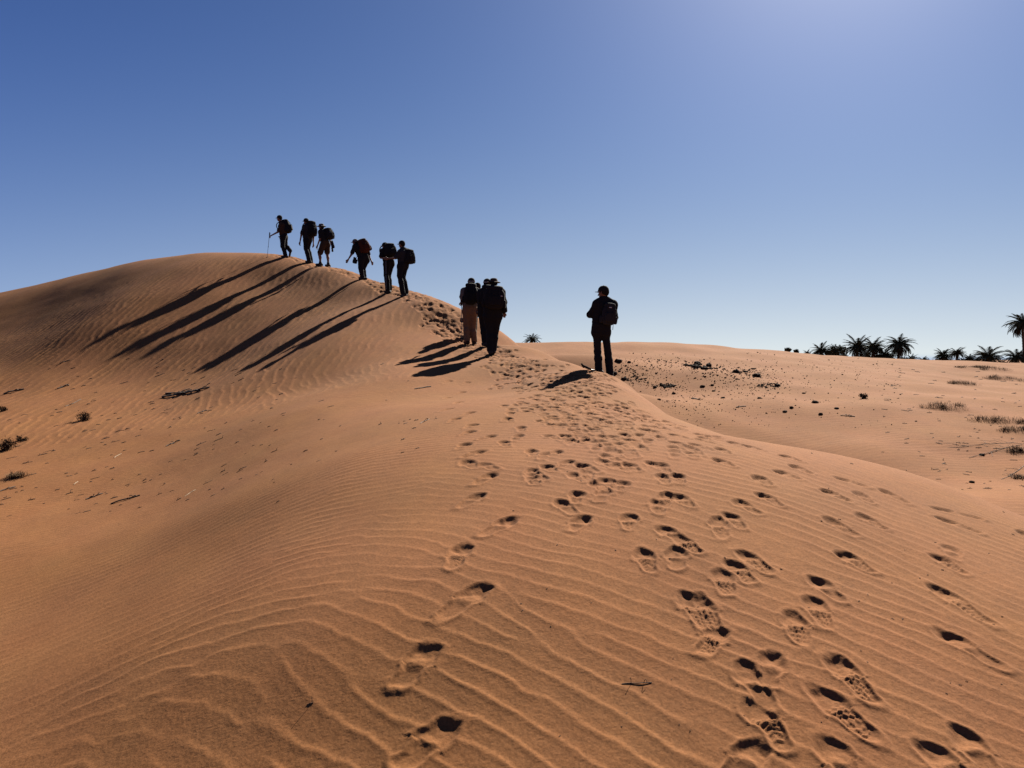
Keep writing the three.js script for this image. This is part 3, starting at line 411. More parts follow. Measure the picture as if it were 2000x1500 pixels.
{ // the three nearest the top, walking left along the crest
  const q = Z(500, 400, 11.111);
  person('h1', 'hiker at the head of the line, arm stretched out to a walking pole', 32, { head: q(512, 295), neck: q(540, 385), che: q(585, 480), pel: q(600, 690), shL: q(560, 430, 0.17), elL: q(475, 590, 0.24), haL: q(325, 670, 0.18), shR: q(600, 425, -0.17), elR: q(640, 590, -0.26), haR: q(560, 660, -0.2), hipL: q(580, 710, 0.08), knL: q(578, 900, 0.1), anL: q(640, 1095, 0.08), toeL: q(560, 1150, 0.1), hipR: q(625, 710, -0.08), knR: q(640, 890, -0.1), anR: q(745, 1000, -0.08), toeR: q(730, 1105, -0.08) }, { lifted: 'R', grip: 'L', look: Math.PI * 0.94, head: 'cap', shirt: P.brown });
  rucksack('backpack', 'tall black rucksack on the hiker who leads the line', 'h1', q(668, 480, -0.02), 0.36, 0.54, 0.33, { lean: -0.1 });
  pole('thin trekking pole planted by the leading hiker on the dune top', 32, q(297, 600, 0.18), q(238, 1182, 0.3));
  person('h2', 'second hiker in the line, arms hanging, head bowed under a big pack', 31.5, { head: q(1088, 362), neck: q(1115, 430), che: q(1135, 510), pel: q(1115, 740), shL: q(1050, 485, 0.16), elL: q(985, 650, 0.22), haL: q(955, 805, 0.22), shR: q(1190, 480, -0.16), elR: q(1245, 700, -0.2), haR: q(1245, 845, -0.2), hipL: q(1090, 770, 0.09), knL: q(1082, 930, 0.12), anL: q(1150, 1150, 0.1), toeL: q(1085, 1195, 0.12), hipR: q(1150, 770, -0.09), knR: q(1125, 950, -0.1), anR: q(1195, 1215, -0.1), toeR: q(1160, 1255, 0.0) }, { look: Math.PI * 0.85, nod: -0.35, head: 'cap', shirt: P.charcoal, untucked: true });
  rucksack('backpack', 'black rucksack with a wide top on the second hiker in the line', 'h2', q(1210, 535, 0.02), 0.38, 0.6, 0.34, { glint: [0.1, 0.28] });
  person('h3', 'hiker in shorts and a pale sun hat, third in the line', 31, { head: q(1420, 480), neck: q(1432, 545), che: q(1455, 610), pel: q(1500, 840), shL: q(1400, 590, 0.15), elL: q(1392, 730, 0.2), haL: q(1335, 885, 0.2), shR: q(1515, 590, -0.15), elR: q(1600, 740, -0.2), haR: q(1640, 880, -0.15), hipL: q(1455, 870, 0.09), knL: q(1378, 1065, 0.12), anL: q(1398, 1235, 0.1), toeL: q(1310, 1290, 0.12), hipR: q(1545, 870, -0.09), knR: q(1545, 1065, -0.1), anR: q(1570, 1290, -0.1), toeR: q(1515, 1350, -0.02) }, { shorts: true, size: 0.94, look: Math.PI * 0.88, head: 'hat', capMat: P.grey, longHair: true, trousers: P.brown });
  rucksack('backpack', 'black rucksack on the hiker wearing shorts', 'h3', q(1585, 640, -0.02), 0.36, 0.45, 0.31, { glint: [-0.3, 0.1], dangle: [[q(1650, 790, 0.1), q(1680, 915, 0.1), 0.06], [q(1655, 900, 0.05), q(1660, 1005, 0.05), 0.04]] });
}
{ // the bent hiker and the pair behind
  const q = Z(660, 440, 9.375);
  person('h4', 'hiker bent far forward with one arm flung out, behind the gap', 28.5, { head: q(318, 318), neck: q(362, 352), che: q(405, 420), pel: q(470, 600), shL: q(310, 390, 0.14), elL: q(250, 530, 0.2), haL: q(190, 625, 0.2), shR: q(520, 390, -0.12), elR: q(570, 560, -0.16), haR: q(612, 655, -0.16), hipL: q(425, 620, 0.09), knL: q(415, 800, 0.14), anL: q(445, 985, 0.1), toeL: q(395, 1015, 0.16), hipR: q(520, 640, -0.07), knR: q(460, 820, -0.02), anR: q(485, 995, -0.06), toeR: q(520, 1015, 0.1) }, { look: Math.PI * 0.9, nod: -0.7, shirt: P.black, head: 'cap', capMat: P.grey });
  rucksack('backpack', 'rust red rucksack on the back of the bent hiker', 'h4', q(480, 385, 0.05), 0.4, 0.5, 0.32, { mat: P.rust, lidMat: P.brown, pocketMat: P.rust, glint: [0.3, 0.3] });
  { const r = thing('camera_bag', 'small dark camera bag swinging in front of the bent hiker', 'camera bag', spot(...q(312, 660).slice(0, 2), 28.4)); const b = softBox(0.17, 0.17, 0.13, 0.55); b.rotateZ(-0.2); mesh('bag', b, P.black, r); const l = new THREE.CylinderGeometry(0.035, 0.042, 0.1, 16); l.rotateZ(1.1); l.translate(0.0, 0.11, 0.02); mesh('lens', l, P.charcoal, r); const s = spot(...q(362, 540).slice(0, 2), 28.4).sub(r.position); mesh('strap', new THREE.TubeGeometry(new THREE.CatmullRomCurve3([V(0.04, 0.09, 0), V(0.08, 0.18, 0), s]), 10, 0.009, 6), P.webbing, r); }
  person('h5', 'hiker leaning on a pole, steadied by the companion behind', 26.3, { head: q(862, 385), neck: q(895, 430), che: q(905, 500), pel: q(930, 690), shL: q(820, 470, 0.14), elL: q(785, 590, 0.2), haL: q(860, 610, 0.22), shR: q(990, 460, -0.13), elR: q(1000, 580, -0.2), haR: q(930, 620, -0.1), hipL: q(895, 710, 0.09), knL: q(885, 900, 0.12), anL: q(912, 1150, 0.1), toeL: q(865, 1190, 0.14), hipR: q(970, 710, -0.08), knR: q(925, 920, -0.06), anR: q(952, 1160, -0.06), toeR: q(950, 1205, 0.04) }, { grip: 'LR', look: Math.PI * 0.85, nod: -0.4, head: 'cap', shirt: P.black });
  rucksack('backpack', 'black rucksack on the hiker leaning on a pole', 'h5', q(955, 465, 0.08), 0.42, 0.44, 0.34, {});
  pole('trekking pole under both hands of the steadied hiker', 26.3, q(878, 590, 0.24), q(882, 1175, 0.25));
  person('h6', 'hiker reaching an arm forward to steady the one ahead', 25.6, { head: q(1172, 352), neck: q(1198, 430), che: q(1205, 525), pel: q(1195, 730), shL: q(1135, 500, 0.15), elL: q(1050, 600, 0.22), haL: q(925, 608, 0.22), shR: q(1285, 480, -0.13), elR: q(1310, 610, -0.2), haR: q(1270, 690, -0.1), hipL: q(1150, 750, 0.09), knL: q(1128, 920, 0.12), anL: q(1190, 1245, 0.1), toeL: q(1160, 1290, 0.2), hipR: q(1225, 750, -0.08), knR: q(1190, 930, -0.1), anR: q(1255, 1195, -0.1), toeR: q(1240, 1230, 0.02) }, { look: Math.PI * 0.85, head: 'cap', shirt: P.charcoal, sleeve: 'short', longHair: true });
  rucksack('backpack', 'rounded black daypack on the hiker with an outstretched arm', 'h6', q(1305, 585, -0.02), 0.38, 0.46, 0.3, { dangle: [[q(1215, 900, 0.1), q(1240, 1030, 0.1), 0.01]] });
}
{ // the knot of four at the foot of the climb, seen from behind
  const q = Z(860, 530, 8.333), g = 'hikers walking together at the foot of the crest';
  person('g4', 'hiker almost hidden ahead of the one in beige trousers', 22.6, { head: q(606, 258), neck: q(598, 330), che: q(585, 420), pel: q(560, 640), shL: q(505, 385), elL: q(480, 500, -0.05), haL: q(500, 560, -0.2), shR: q(625, 380), elR: q(632, 500, -0.05), haR: q(600, 560, -0.22), hipL: q(520, 680), knL: q(500, 880, -0.05), anL: q(530, 1050), toeL: q(525, 1060, -0.15), hipR: q(560, 680), knR: q(550, 880), anR: q(550, 1040), toeR: q(555, 1050, -0.15) }, { group: g, size: 0.9, shirt: P.brown, head: 'cap' });
  person('g1', 'hiker in beige trousers seen from behind, leaning on a pole', 21, { head: q(505, 185, -0.02), neck: q(492, 270), che: q(485, 370), pel: q(480, 620), shL: q(385, 320), elL: q(345, 440, -0.05), haL: q(342, 500, -0.2), shR: q(585, 320), elR: q(615, 450, 0.02), haR: q(610, 555, -0.08), hipL: q(432, 650), knL: q(425, 880, -0.06), anL: q(435, 1115, 0.02), toeL: q(400, 1170, -0.1), hipR: q(535, 650), knR: q(530, 880, -0.12), anR: q(553, 1055, -0.1), toeR: q(572, 1090, -0.22) }, { group: g, grip: 'L', trousers: P.beige, shirt: P.grey, boots: P.brown, head: 'cap', band: P.pale });
  rucksack('backpack', 'tall black rucksack on the hiker in beige trousers', 'g1', q(492, 380, 0.2), 0.38, 0.54, 0.28, { glint: [0.12, 0.06] });
  pole('long thin pole beside the hiker in beige trousers', 21, q(345, 470, 0.1), q(352, 1135, 0.1));
  person('g3', 'hiker with a bare forearm walking close beside the big pack', 20.3, { head: q(762, 200), neck: q(750, 280), che: q(735, 380), pel: q(735, 650), shL: q(668, 345), elL: q(655, 490, 0.05), haL: q(625, 600, 0.0), shR: q(830, 345), elR: q(850, 480), haR: q(840, 580, -0.15), hipL: q(690, 690), knL: q(700, 930, -0.08), anL: q(728, 1220, 0), toeL: q(690, 1265, -0.12), hipR: q(790, 690), knR: q(790, 920, -0.1), anR: q(800, 1180, -0.1), toeR: q(795, 1210, -0.25) }, { group: g, size: 1.05, head: 'cap', band: P.pale, shirt: P.black, untucked: true });
  rucksack('backpack', 'black rucksack half hidden behind the largest pack', 'g3', q(755, 400, 0.2), 0.36, 0.5, 0.26, {});
  person('g2', 'big hiker in black with a brimmed hat at the rear of the knot', 19.1, { head: q(870, 195), neck: q(880, 280), che: q(880, 380), pel: q(855, 680), shL: q(770, 340), elL: q(730, 500, 0), haL: q(740, 620, -0.15), shR: q(1000, 340), elR: q(1050, 500, 0.02), haR: q(1042, 660, -0.02), hipL: q(790, 730), knL: q(805, 980, -0.06), anL: q(812, 1290, 0.02), toeL: q(800, 1345, -0.1), hipR: q(915, 730), knR: q(895, 970, -0.1), anR: q(865, 1260, -0.06), toeR: q(858, 1300, -0.2) }, { group: g, size: 1.2, head: 'hat', capMat: P.brown, shirt: P.black, sleeve: 'long', untucked: true, trousers: P.black });
  rucksack('backpack', 'largest rucksack, black and bulging, on the big hiker in the hat', 'g2', q(880, 440, 0.22), 0.52, 0.54, 0.34, { glint: [0.34, 0.1], dangle: [[q(1040, 420, 0.1), q(1055, 640, 0.1), 0.06]] });
}
{ // the one standing alone on the crest
  const q = Z(1080, 540, 6.25);
  person('st', 'lone hiker in black and a peaked cap standing still on the crest', 15, { head: q(617, 196), neck: q(627, 275), che: q(630, 375), pel: q(585, 630), shL: q(540, 335, 0.02), elL: q(448, 468, -0.02), haL: q(492, 478, -0.24), shR: q(735, 345, 0), elR: q(758, 500, 0.02), haR: q(640, 520, -0.2), hipL: q(535, 680), knL: q(545, 920, -0.03), anL: q(560, 1155, 0.03), toeL: q(492, 1205, -0.02), hipR: q(640, 680), knR: q(672, 920, -0.03), anR: q(697, 1165, 0.03), toeR: q(685, 1225, -0.02) }, { group: 'hiker apart from the line', size: 0.88, leg: 0.84, look: Math.PI * 0.8, nod: -0.12, head: 'cap', sleeve: 'long', shirt: P.black, grip: 'LR' });
  rucksack('backpack', 'small grey daypack with light straps on the lone standing hiker', 'st', q(683, 470, 0.16), 0.28, 0.4, 0.15, { mat: P.charcoal, lean: 0, glint: [0, 0.35], dangle: [[q(738, 560, 0.1), q(730, 650, 0.1), 0.008]] });
  const gp = ground(1178, 742), a = spot(1138, 714, 15.1), b = spot(1199, 741, 14.9);
  const r = thing('trekking_pole', 'trekking pole lying across the crest behind the lone hiker', 'trekking pole', V(b.x, Math.max(b.y, baseH(b.x, -b.z) + 0.01), b.z), 'trekking poles'); a.sub(r.position); const dir = a.clone().normalize(), L = a.length(), Q = new THREE.Quaternion().setFromUnitVectors(V(0, 1, 0), dir);
  const seg = (n, f0, f1, r0, r1, m) => { const c = new THREE.CylinderGeometry(r1, r0, L * (f1 - f0), 10); c.translate(0, L * (f0 + f1) / 2, 0); c.applyQuaternion(Q); mesh(n, c, m, r); };
  seg('shaft', 0, 0.75, 0.008, 0.01, P.metal); seg('grip', 0.72, 1, 0.018, 0.024, P.black); { const c = new THREE.CapsuleGeometry(0.018, 0.07, 4, 8); c.rotateZ(0.5); c.translate(dir.x * L, dir.y * L, dir.z * L); mesh('handle_top', c, P.black, r); }
}
// ───────────────────────── palms and bushes beyond the dunes ─────────────────────────
const leafMat = new THREE.MeshPhysicalMaterial({ color: rgb(0.045, 0.05, 0.022), roughness: 0.9, specularIntensity: 0.2, side: THREE.DoubleSide });
const deadMat = new THREE.MeshPhysicalMaterial({ color: rgb(0.055, 0.04, 0.024), roughness: 1, specularIntensity: 0.1, side: THREE.DoubleSide });
const barkMat = std(0.05, 0.035, 0.025), twigMat = std(0.04, 0.026, 0.018), paleTwig = std(0.22, 0.16, 0.1), stoneMat = new THREE.MeshPhysicalMaterial({ color: rgb(0.022, 0.014, 0.01), roughness: 1, specularIntensity: 0.08 });
function frondGeo(L, droop, seed, thick = 1) {                  // grows along +z from the origin and bends down
  const r = rng(seed), pos = [], idx = [], pts = []; let p = V(0, 0, 0), a = 0; const n = 14;
  for (let i = 0; i <= n; i++) { pts.push([p.clone(), a]); a -= droop / n * (0.5 + i / n); p = p.clone().add(V(0, Math.sin(a), Math.cos(a)).multiplyScalar(L / n)); }
  const tri = (...v) => { const k = pos.length / 3; v.forEach((q) => pos.push(q.x, q.y, q.z)); idx.push(k, k + 1, k + 2); };
  for (let i = 0; i < n; i++) { const w = 0.03 * L / 3 * (1 - i / n) + 0.008, A = pts[i][0], B = pts[i + 1][0]; for (const [s, t] of [[V(w, 0, 0), V(-w, 0, 0)], [V(0, w, 0), V(0, -w, 0)]]) { tri(A.clone().add(s), A.clone().add(t), B); } }
  const m = 30; for (let i = 2; i < m; i++) for (const s of [-1, 1]) {
    const t = i / m * n, k = Math.min(n - 1, Math.floor(t)), q = mixV(pts[k][0], pts[k + 1][0], t - k), ang = pts[k][1], fwd = V(0, Math.sin(ang), Math.cos(ang));
    const len = L * 0.2 * Math.sin(Math.PI * Math.pow(i / m, 0.6)) * (0.85 + 0.4 * r()) + 0.14, dir = V(s * 0.75, -0.12 - 0.35 * r(), 0).add(fwd.clone().multiplyScalar(0.75)).normalize(), w = 0.03 * thick * L / 2.6;
    tri(q.clone().addScaledVector(fwd, -w), q.clone().addScaledVector(fwd, w), q.clone().addScaledVector(dir, len)); tri(q.clone().add(V(0, w, 0)), q.clone().add(V(0, -w, 0)), q.clone().addScaledVector(dir, len));
  }
  const g = new THREE.BufferGeometry(); g.setAttribute('position', new THREE.Float32BufferAttribute(pos, 3)); g.setIndex(idx); g.computeVertexNormals(); return g;
}
const fronds = [0.7, 1.1, 1.5, 0.9].map((d, i) => frondGeo(2.6, d, 100 + i, 1.35)), deadFronds = [1.2, 1.7].map((d, i) => frondGeo(2.3, d, 120 + i, 1.2));
function palm(label, u, baseV, crownV, d, radiusPx, o = {}) {
  const c = spot(u, crownV, d), y0 = baseH(c.x, d) - 0.2, root = thing('palm_tree', label, 'palm tree', V(c.x, y0, c.z), 'date palms on the oasis skyline'), H = Math.max(0.4, c.y - y0), r = rng(Math.round(u * 7 + d)), k = radiusPx * d / FOC / 2.0, tr = 0.19 * Math.max(0.8, k);
  const lean = V((o.lean ?? 0.04) * H, 0, 0.02 * H), pts = [V(0, 0, 0), V(lean.x * 0.2, H * 0.5, lean.z * 0.3), V(lean.x, H, lean.z)].map((p) => p.sub(V(lean.x, 0, lean.z)));
  const tg = new THREE.TubeGeometry(new THREE.CatmullRomCurve3(pts), 40, tr, 9), q = tg.attributes.position, cv = new THREE.CatmullRomCurve3(pts);
  for (let i = 0; i < q.count; i++) { const t = Math.floor(i / 10) / 40, m = cv.getPointAt(clamp(t)), f = (1.15 - 0.3 * t) * (1 + 0.16 * ((Math.floor(i / 10) + i % 2) % 2)); q.setXYZ(i, m.x + (q.getX(i) - m.x) * f, q.getY(i), m.z + (q.getZ(i) - m.z) * f); } tg.computeVertexNormals();
  mesh('trunk', tg, barkMat, root);
  const bulb = new THREE.SphereGeometry(tr * 1.9, 12, 8); bulb.scale(1, 1.3, 1); bulb.translate(0, H, 0); mesh('crown_shaft', bulb, barkMat, root);
  const n = Math.round((o.n ?? 42) * 1.05);
  for (let i = 0; i < n; i++) { const m = mesh('frond', fronds[Math.floor(r() * 4)], leafMat, root), t = (i + 0.5) / n; m.position.set(0, H + 0.15 * k, 0); m.rotation.order = 'YXZ'; m.rotation.y = i * 2.39996 + r() * 0.3; m.rotation.x = -(1.22 - 1.55 * Math.pow(t, 0.62) + 0.25 * (r() - 0.5)) ; m.scale.setScalar(k * (0.85 + 0.25 * r())); }
  for (let i = 0; i < (o.dead ?? 10); i++) { const m = mesh('dead_frond', deadFronds[i % 2], deadMat, root); m.position.set(0, H - 0.1 * k, 0); m.rotation.order = 'YXZ'; m.rotation.y = (o.deadSide ?? 0) + r() * (o.deadSide ? 2.4 : 6.28); m.rotation.x = 0.35 + 0.55 * r(); m.scale.setScalar(k * (0.7 + 0.35 * r())); }
}
palm('tall palm at the right edge with a beard of dead fronds hanging down', 1997, 712, 632, 120, 27, { lean: -0.06, dead: 22, deadSide: 2.6, n: 44 });
palm('tallest palm of the middle clump, standing right of the gap', 1757, 712, 674, 150, 25, { dead: 26, n: 44 });
palm('broad palm left of the pair in the middle clump', 1675, 710, 678, 148, 25, { dead: 14 });
palm('palm leaning close behind the broad one in the middle clump', 1707, 712, 680, 152, 22, { dead: 14, lean: 0.08 });
palm('low round palm standing alone left of the bushy tree', 1604, 700, 686, 140, 19, { dead: 6 });
palm('wide low palm at the right of the hedge of bushes', 1930, 716, 698, 130, 28, { dead: 4, n: 34 });
palm('upright palm rising from the middle of the right hand bushes', 1869, 716, 690, 150, 15, { dead: 8 });
palm('shaggy round-headed palm left of the upright one', 1842, 716, 694, 155, 16, { dead: 16 });
palm('small palm left of the wide low palm', 1894, 716, 701, 150, 13, { dead: 4 });
palm('small palm in the gap right of the tallest palm', 1781, 712, 702, 160, 12, { dead: 3 });
palm('very small palm between the gap and the right bushes', 1803, 714, 706, 160, 12, { dead: 3 });
palm('short palm between the pair and the tallest palm', 1728, 712, 694, 150, 15, { dead: 10 });
palm('low palm fan at the foot of the tall edge palm', 1985, 714, 700, 115, 22, { dead: 4 });
palm('lone palm top poking over the saddle left of the standing hiker', 1040, 668, 664, 170, 17, { dead: 0, n: 26 });
palm('half buried small palm just left of the low round palm', 1577, 692, 690, 150, 9, { dead: 2, n: 22 });
function bush(name, label, cat, group, u, v, d, w, h, n, mat, o = {}) {             // woody stems with small leaves spread through an uneven crown
  const c = spot(u, v, d), y0 = o.y ?? Math.min(c.y, baseH(c.x, -c.z)), root = thing(name, label, cat, V(c.x, y0 - 0.03, c.z), group), H = h + (c.y - y0), r = rng(Math.round(u * 13 + v)), lp = [], li = [], stems = [];
  const blobs = Array.from({ length: o.blobs ?? 9 }, () => [(r() - 0.5) * w * 0.75, H - h + h * (0.2 + 0.68 * r()), (r() - 0.5) * w * 0.6, (0.14 + 0.16 * r()) * Math.min(w, h * 1.4)]);
  blobs.forEach((b) => { const e = V(b[0], b[1], b[2]); stems.push(new THREE.TubeGeometry(new THREE.CatmullRomCurve3([V((r() - 0.5) * 0.1 * w, 0, 0), V(e.x * 0.35, e.y * 0.5, e.z * 0.35), e]), 6, Math.max(o.stem ?? 0.03, 0.004), 5)); });
  for (let i = 0; i < n; i++) { const b = blobs[i % blobs.length], a = r() * 6.28, z = r() * 2 - 1, q = b[3] * Math.cbrt(r()) * (0.8 + 0.7 * r()), s = Math.sqrt(1 - z * z), p = V(b[0] + q * s * Math.cos(a), b[1] + q * z, b[2] + q * s * Math.sin(a)), L = (o.leaf ?? 0.12) * (0.6 + 0.8 * r()), t = V(r() - 0.5, r() - 0.2, r() - 0.5).normalize(), k = V().crossVectors(t, V(r() - 0.5, r() - 0.5, r() - 0.5)).normalize().multiplyScalar(L * (o.slim ?? 0.3)); const m = lp.length / 3; for (const e of [p.clone().add(k), p.clone().sub(k), p.clone().addScaledVector(t, L)]) lp.push(e.x, e.y, e.z); li.push(m, m + 1, m + 2); }
  const g = new THREE.BufferGeometry(); g.setAttribute('position', new THREE.Float32BufferAttribute(lp, 3)); g.setIndex(li); g.computeVertexNormals();
  mesh('stem', mergeGeometries(stems), twigMat, root); mesh('foliage', g, mat, root); return root;
}
const oasis = [[1637, 704, 145, 3.3, 2.6, 'bushy tree with a pointed top between two palms'], [1622, 703, 146, 2.2, 1.5, 'low bush at the left foot of the bushy tree'], [1697, 712, 156, 4.5, 1.9, 'dense bush under the pair of palms'], [1728, 713, 156, 4.2, 2.0, 'dense bush left of the tallest palm'], [1757, 714, 158, 4, 1.5, 'bush round the foot of the tallest palm'], [1820, 716, 158, 4.5, 1.3, 'bush at the left end of the right hedge'], [1850, 717, 158, 4.6, 1.9, 'bush under the shaggy palm'], [1880, 717, 158, 4.6, 1.7, 'bush right of the upright palm'], [1912, 718, 156, 4.2, 1.2, 'bush behind the wide low palm'], [1955, 716, 150, 2.6, 0.8, 'low bush right of the wide low palm'], [1537, 687, 110, 0.9, 0.35, 'tiny bush on the skyline far left of the palms'], [1555, 688, 115, 0.5, 0.22, 'smallest bush on the skyline left of the palms']];
for (const [u, v, d, w, h, label] of oasis) bush('bush', label, 'bush', 'dark bushes along the oasis', u, v, d, w, h, Math.round(900 * Math.min(1.6, w * h / 6 + 0.3)), leafMat, { leaf: 0.3, slim: 0.34, blobs: 16, stem: 0.05 });

// ───────────────────────── scrub, grass, sticks, stones ─────────────────────────
function onGround(u, v, from) { const g = ground(u, v, from ?? 1.5); return g && V(g[0], height(g[0], g[1], 0.05), -g[1]); }
function scrub(label, u, v, wpx, hpx, mat, n, leaf, group, o = {}) { const p = onGround(u, v); if (!p) return; const d = -p.z, s = d / FOC; bush('desert_bush', label, 'bush', group, u, v, d, wpx * s, hpx * s, n, mat, { leaf, slim: 0.22, blobs: o.blobs ?? 22, stem: o.stem ?? 0.006, y: p.y }); }
const scrubMat = new THREE.MeshPhysicalMaterial({ color: rgb(0.04, 0.024, 0.014), roughness: 1, specularIntensity: 0.1, side: THREE.DoubleSide });
scrub('small dark dry bush casting a long shadow, in the trough under the dune', 164, 822, 30, 18, scrubMat, 520, 0.035, 'dry desert bushes');
scrub('dark dry bush cut by the left edge of the view', 6, 880, 46, 24, scrubMat, 900, 0.035, 'dry desert bushes');
scrub('sparse dry bush just right of the one at the left edge', 42, 862, 26, 12, scrubMat, 300, 0.035, 'dry desert bushes');
scrub('small dark bush at the left edge, half way up the trough', 5, 803, 16, 10, scrubMat, 300, 0.035, 'dry desert bushes');
scrub('tiny dry bush alone on the right sand flat', 1685, 778, 16, 10, scrubMat, 260, 0.05, 'dry desert bushes', { blobs: 10 });
// grass: bent blades rising from a low hummock
function tuft(label, u, v, wpx, hpx, dark, from, g) {
  const p = g ? V(g[0], height(g[0], g[1], 0.05), -g[1]) : onGround(u, v, from); if (!p) return; const s = -p.z / FOC, w = wpx * s, h = hpx * s, r = rng(u * 3 + v), root = thing('grass_tuft', label, 'grass', p, 'dry grass tufts'), sets = [[], []], n = Math.round(clamp(w * h * 3600, 500, 1700));
  const sub = Array.from({ length: 6 }, (_, k) => [(k / 5 - 0.5) * 1.7 * w + (r() - 0.5) * 0.5 * w, (r() - 0.5) * 1.3 * w + (k / 5 - 0.5) * 0.5 * w, 0.25 + 0.4 * r()]);
  for (let i = 0; i < n; i++) { const sc = sub[Math.floor(6 * Math.pow(r(), 1.4))], a = r() * 6.28, q = Math.pow(r(), 0.7), x = sc[0] + Math.cos(a) * q * w * sc[2] * 1.3, z = sc[1] + Math.sin(a) * q * w * sc[2], y = height(p.x + x, -(p.z + z), 0.05) - p.y - 0.01, hh = h * (0.35 + 0.75 * r()) * (1 - 0.5 * q), la = a + (r() - 0.5) * 1.6, lx = Math.cos(la) * hh * (0.5 + r()), lz = Math.sin(la) * hh * (0.5 + r()), wd = Math.max(0.006, 0.26 * s); sets[r() < dark ? 0 : 1].push([V(x, y, z), V(x + lx * 0.35, y + hh * 0.75, z + lz * 0.35), V(x + lx, y + hh * (0.5 + 0.5 * r()), z + lz), wd]); }
  sets.forEach((list, k) => { if (!list.length) return; const pos = [], idx = []; for (const [a, b, c, wd] of list) { const m = pos.length / 3, t = V(c.z - a.z, 0, a.x - c.x).normalize().multiplyScalar(wd / 2); for (const e of [a.clone().add(t), a.clone().sub(t), b.clone().addScaledVector(t, 0.8), b.clone().addScaledVector(t, -0.8), c]) pos.push(e.x, e.y, e.z); idx.push(m, m + 1, m + 2, m + 2, m + 1, m + 3, m + 2, m + 3, m + 4); } const gg = new THREE.BufferGeometry(); gg.setAttribute('position', new THREE.Float32BufferAttribute(pos, 3)); gg.setIndex(idx); gg.computeVertexNormals(); mesh(k ? 'straw_blades' : 'dark_blades', gg, k ? strawMat : scrubMat, root).userData.kind = 'stuff'; });
}
const strawMat = new THREE.MeshPhysicalMaterial({ color: rgb(0.13, 0.08, 0.045), roughness: 1, specularIntensity: 0.1, side: THREE.DoubleSide });
const tuftLabels = ['wide dry tussock on a hummock in the middle of the right flat', 'dry tussock at the right edge, right of the wide one', 'dark tussock by itself higher up the right flat', 'row of dark grass along the far right rise', 'dark grass just below the far right row', 'thin dry grass below the right edge tussock', 'left end of the grass on the far right rise'];
tussocks.forEach((q, i) => tuft(tuftLabels[i], q[0], q[1], q[2], q[3] * 1.7, q[4] ? 0.82 : 0.96, 9, q[5]));
tuft('grass spilling over the right edge above the bare streaks', 2002, 888, 24, 16, 0.6, 9);
tuft('thin bent grass low at the right edge', 2006, 930, 22, 12, 0.6, 9);
tuft('pale wispy grass on the near left slope', 36, 935, 15, 17, 0.1);
// stones and clods on the flat to the right, and driftwood on the left slope
function stoneGeo(seed) { const g = new THREE.IcosahedronGeometry(1, 2), p = g.attributes.position; for (let i = 0; i < p.count; i++) { const x = p.getX(i), y = p.getY(i), z = p.getZ(i), k = 1 + 0.32 * noise(x * 1.6 + seed * 3, y * 1.6 + z * 1.3, seed) + 0.14 * noise(x * 4 + z * 3, y * 4 + seed, seed + 50); p.setXYZ(i, x * k, y * k * 0.72, z * k); } g.computeVertexNormals(); return g; }
const stones = [1, 2, 3, 4, 5, 6].map(stoneGeo), rs = rng(9);
function stone(label, p, size, group) { const o = mesh('stone', stones[Math.floor(rs() * 6)], stoneMat); o.position.copy(p).y += size * 0.18; o.scale.set(size * (0.8 + 0.5 * rs()), size * (0.7 + 0.4 * rs()), size * (0.8 + 0.4 * rs())); o.rotation.y = rs() * 6.28; return tag(o, label, 'stone', group); }
const named = [[1208, 707, 9, 'dark pointed stone on the sand right of the lone hiker'], [1229, 708, 5, 'small stone right of the pointed stone'], [1186, 692, 5, 'stone on the rise behind the lone hiker'], [1219, 741, 7, 'round clod just beyond the crest, right of the lone hiker'], [1200, 731, 8, 'broken clods at the foot of the lone hiker'], [1279, 756, 6, 'clod at the left end of the nearest heap'], [1316, 768, 5, 'stone alone below the nearest heap'], [1372, 752, 6, 'rounded stone between the two heaps'], [1412, 776, 5, 'stone in the middle of the flat'], [1518, 756, 7, 'large stone at the right end of the stone strip'], [1483, 780, 5, 'stone low on the flat beside a stick'], [1592, 784, 8, 'tilted stone with a pale face, right part of the flat'], [1546, 797, 6, 'flat topped stone in the right part of the flat'], [1533, 803, 5, 'stone below and left of the flat topped stone'], [1603, 807, 5, 'stone nearest the right of the scattered stones'], [1634, 796, 5, 'squared stone farthest right on the flat'], [1570, 767, 4, 'small stone above the tilted stone'], [1789, 820, 3, 'single pebble below the wide tussock'], [1918, 890, 6, 'knotted clod among the streaks on the right'], [1898, 941, 6, 'flat dark chip on the near right flat'], [1287, 784, 4, 'stone near the edge of the crest'], [1391, 750, 5, 'stone right of the rounded stone'], [1394, 760, 4, 'chip below the rounded stone pair'], [1437, 727, 9, 'big clod at the top of the right heap'], [1478, 733, 11, 'largest black lump at the right end of the heap'], [1361, 708, 9, 'black lump crowning the left heap'], [1358, 718, 8, 'black lump low in the left heap'], [1385, 712, 9, 'long dark slab in the heap'], [1376, 723, 8, 'dark slab under the long one'], [1340, 711, 7, 'lump at the left end of the left heap'], [1457, 725, 6, 'clod between the big clod and the largest lump']];
for (const [u, v, w, label] of named) { const p = onGround(u, v + 1, 9); if (p) stone(label, p, w * 0.75 * -p.z / FOC); }
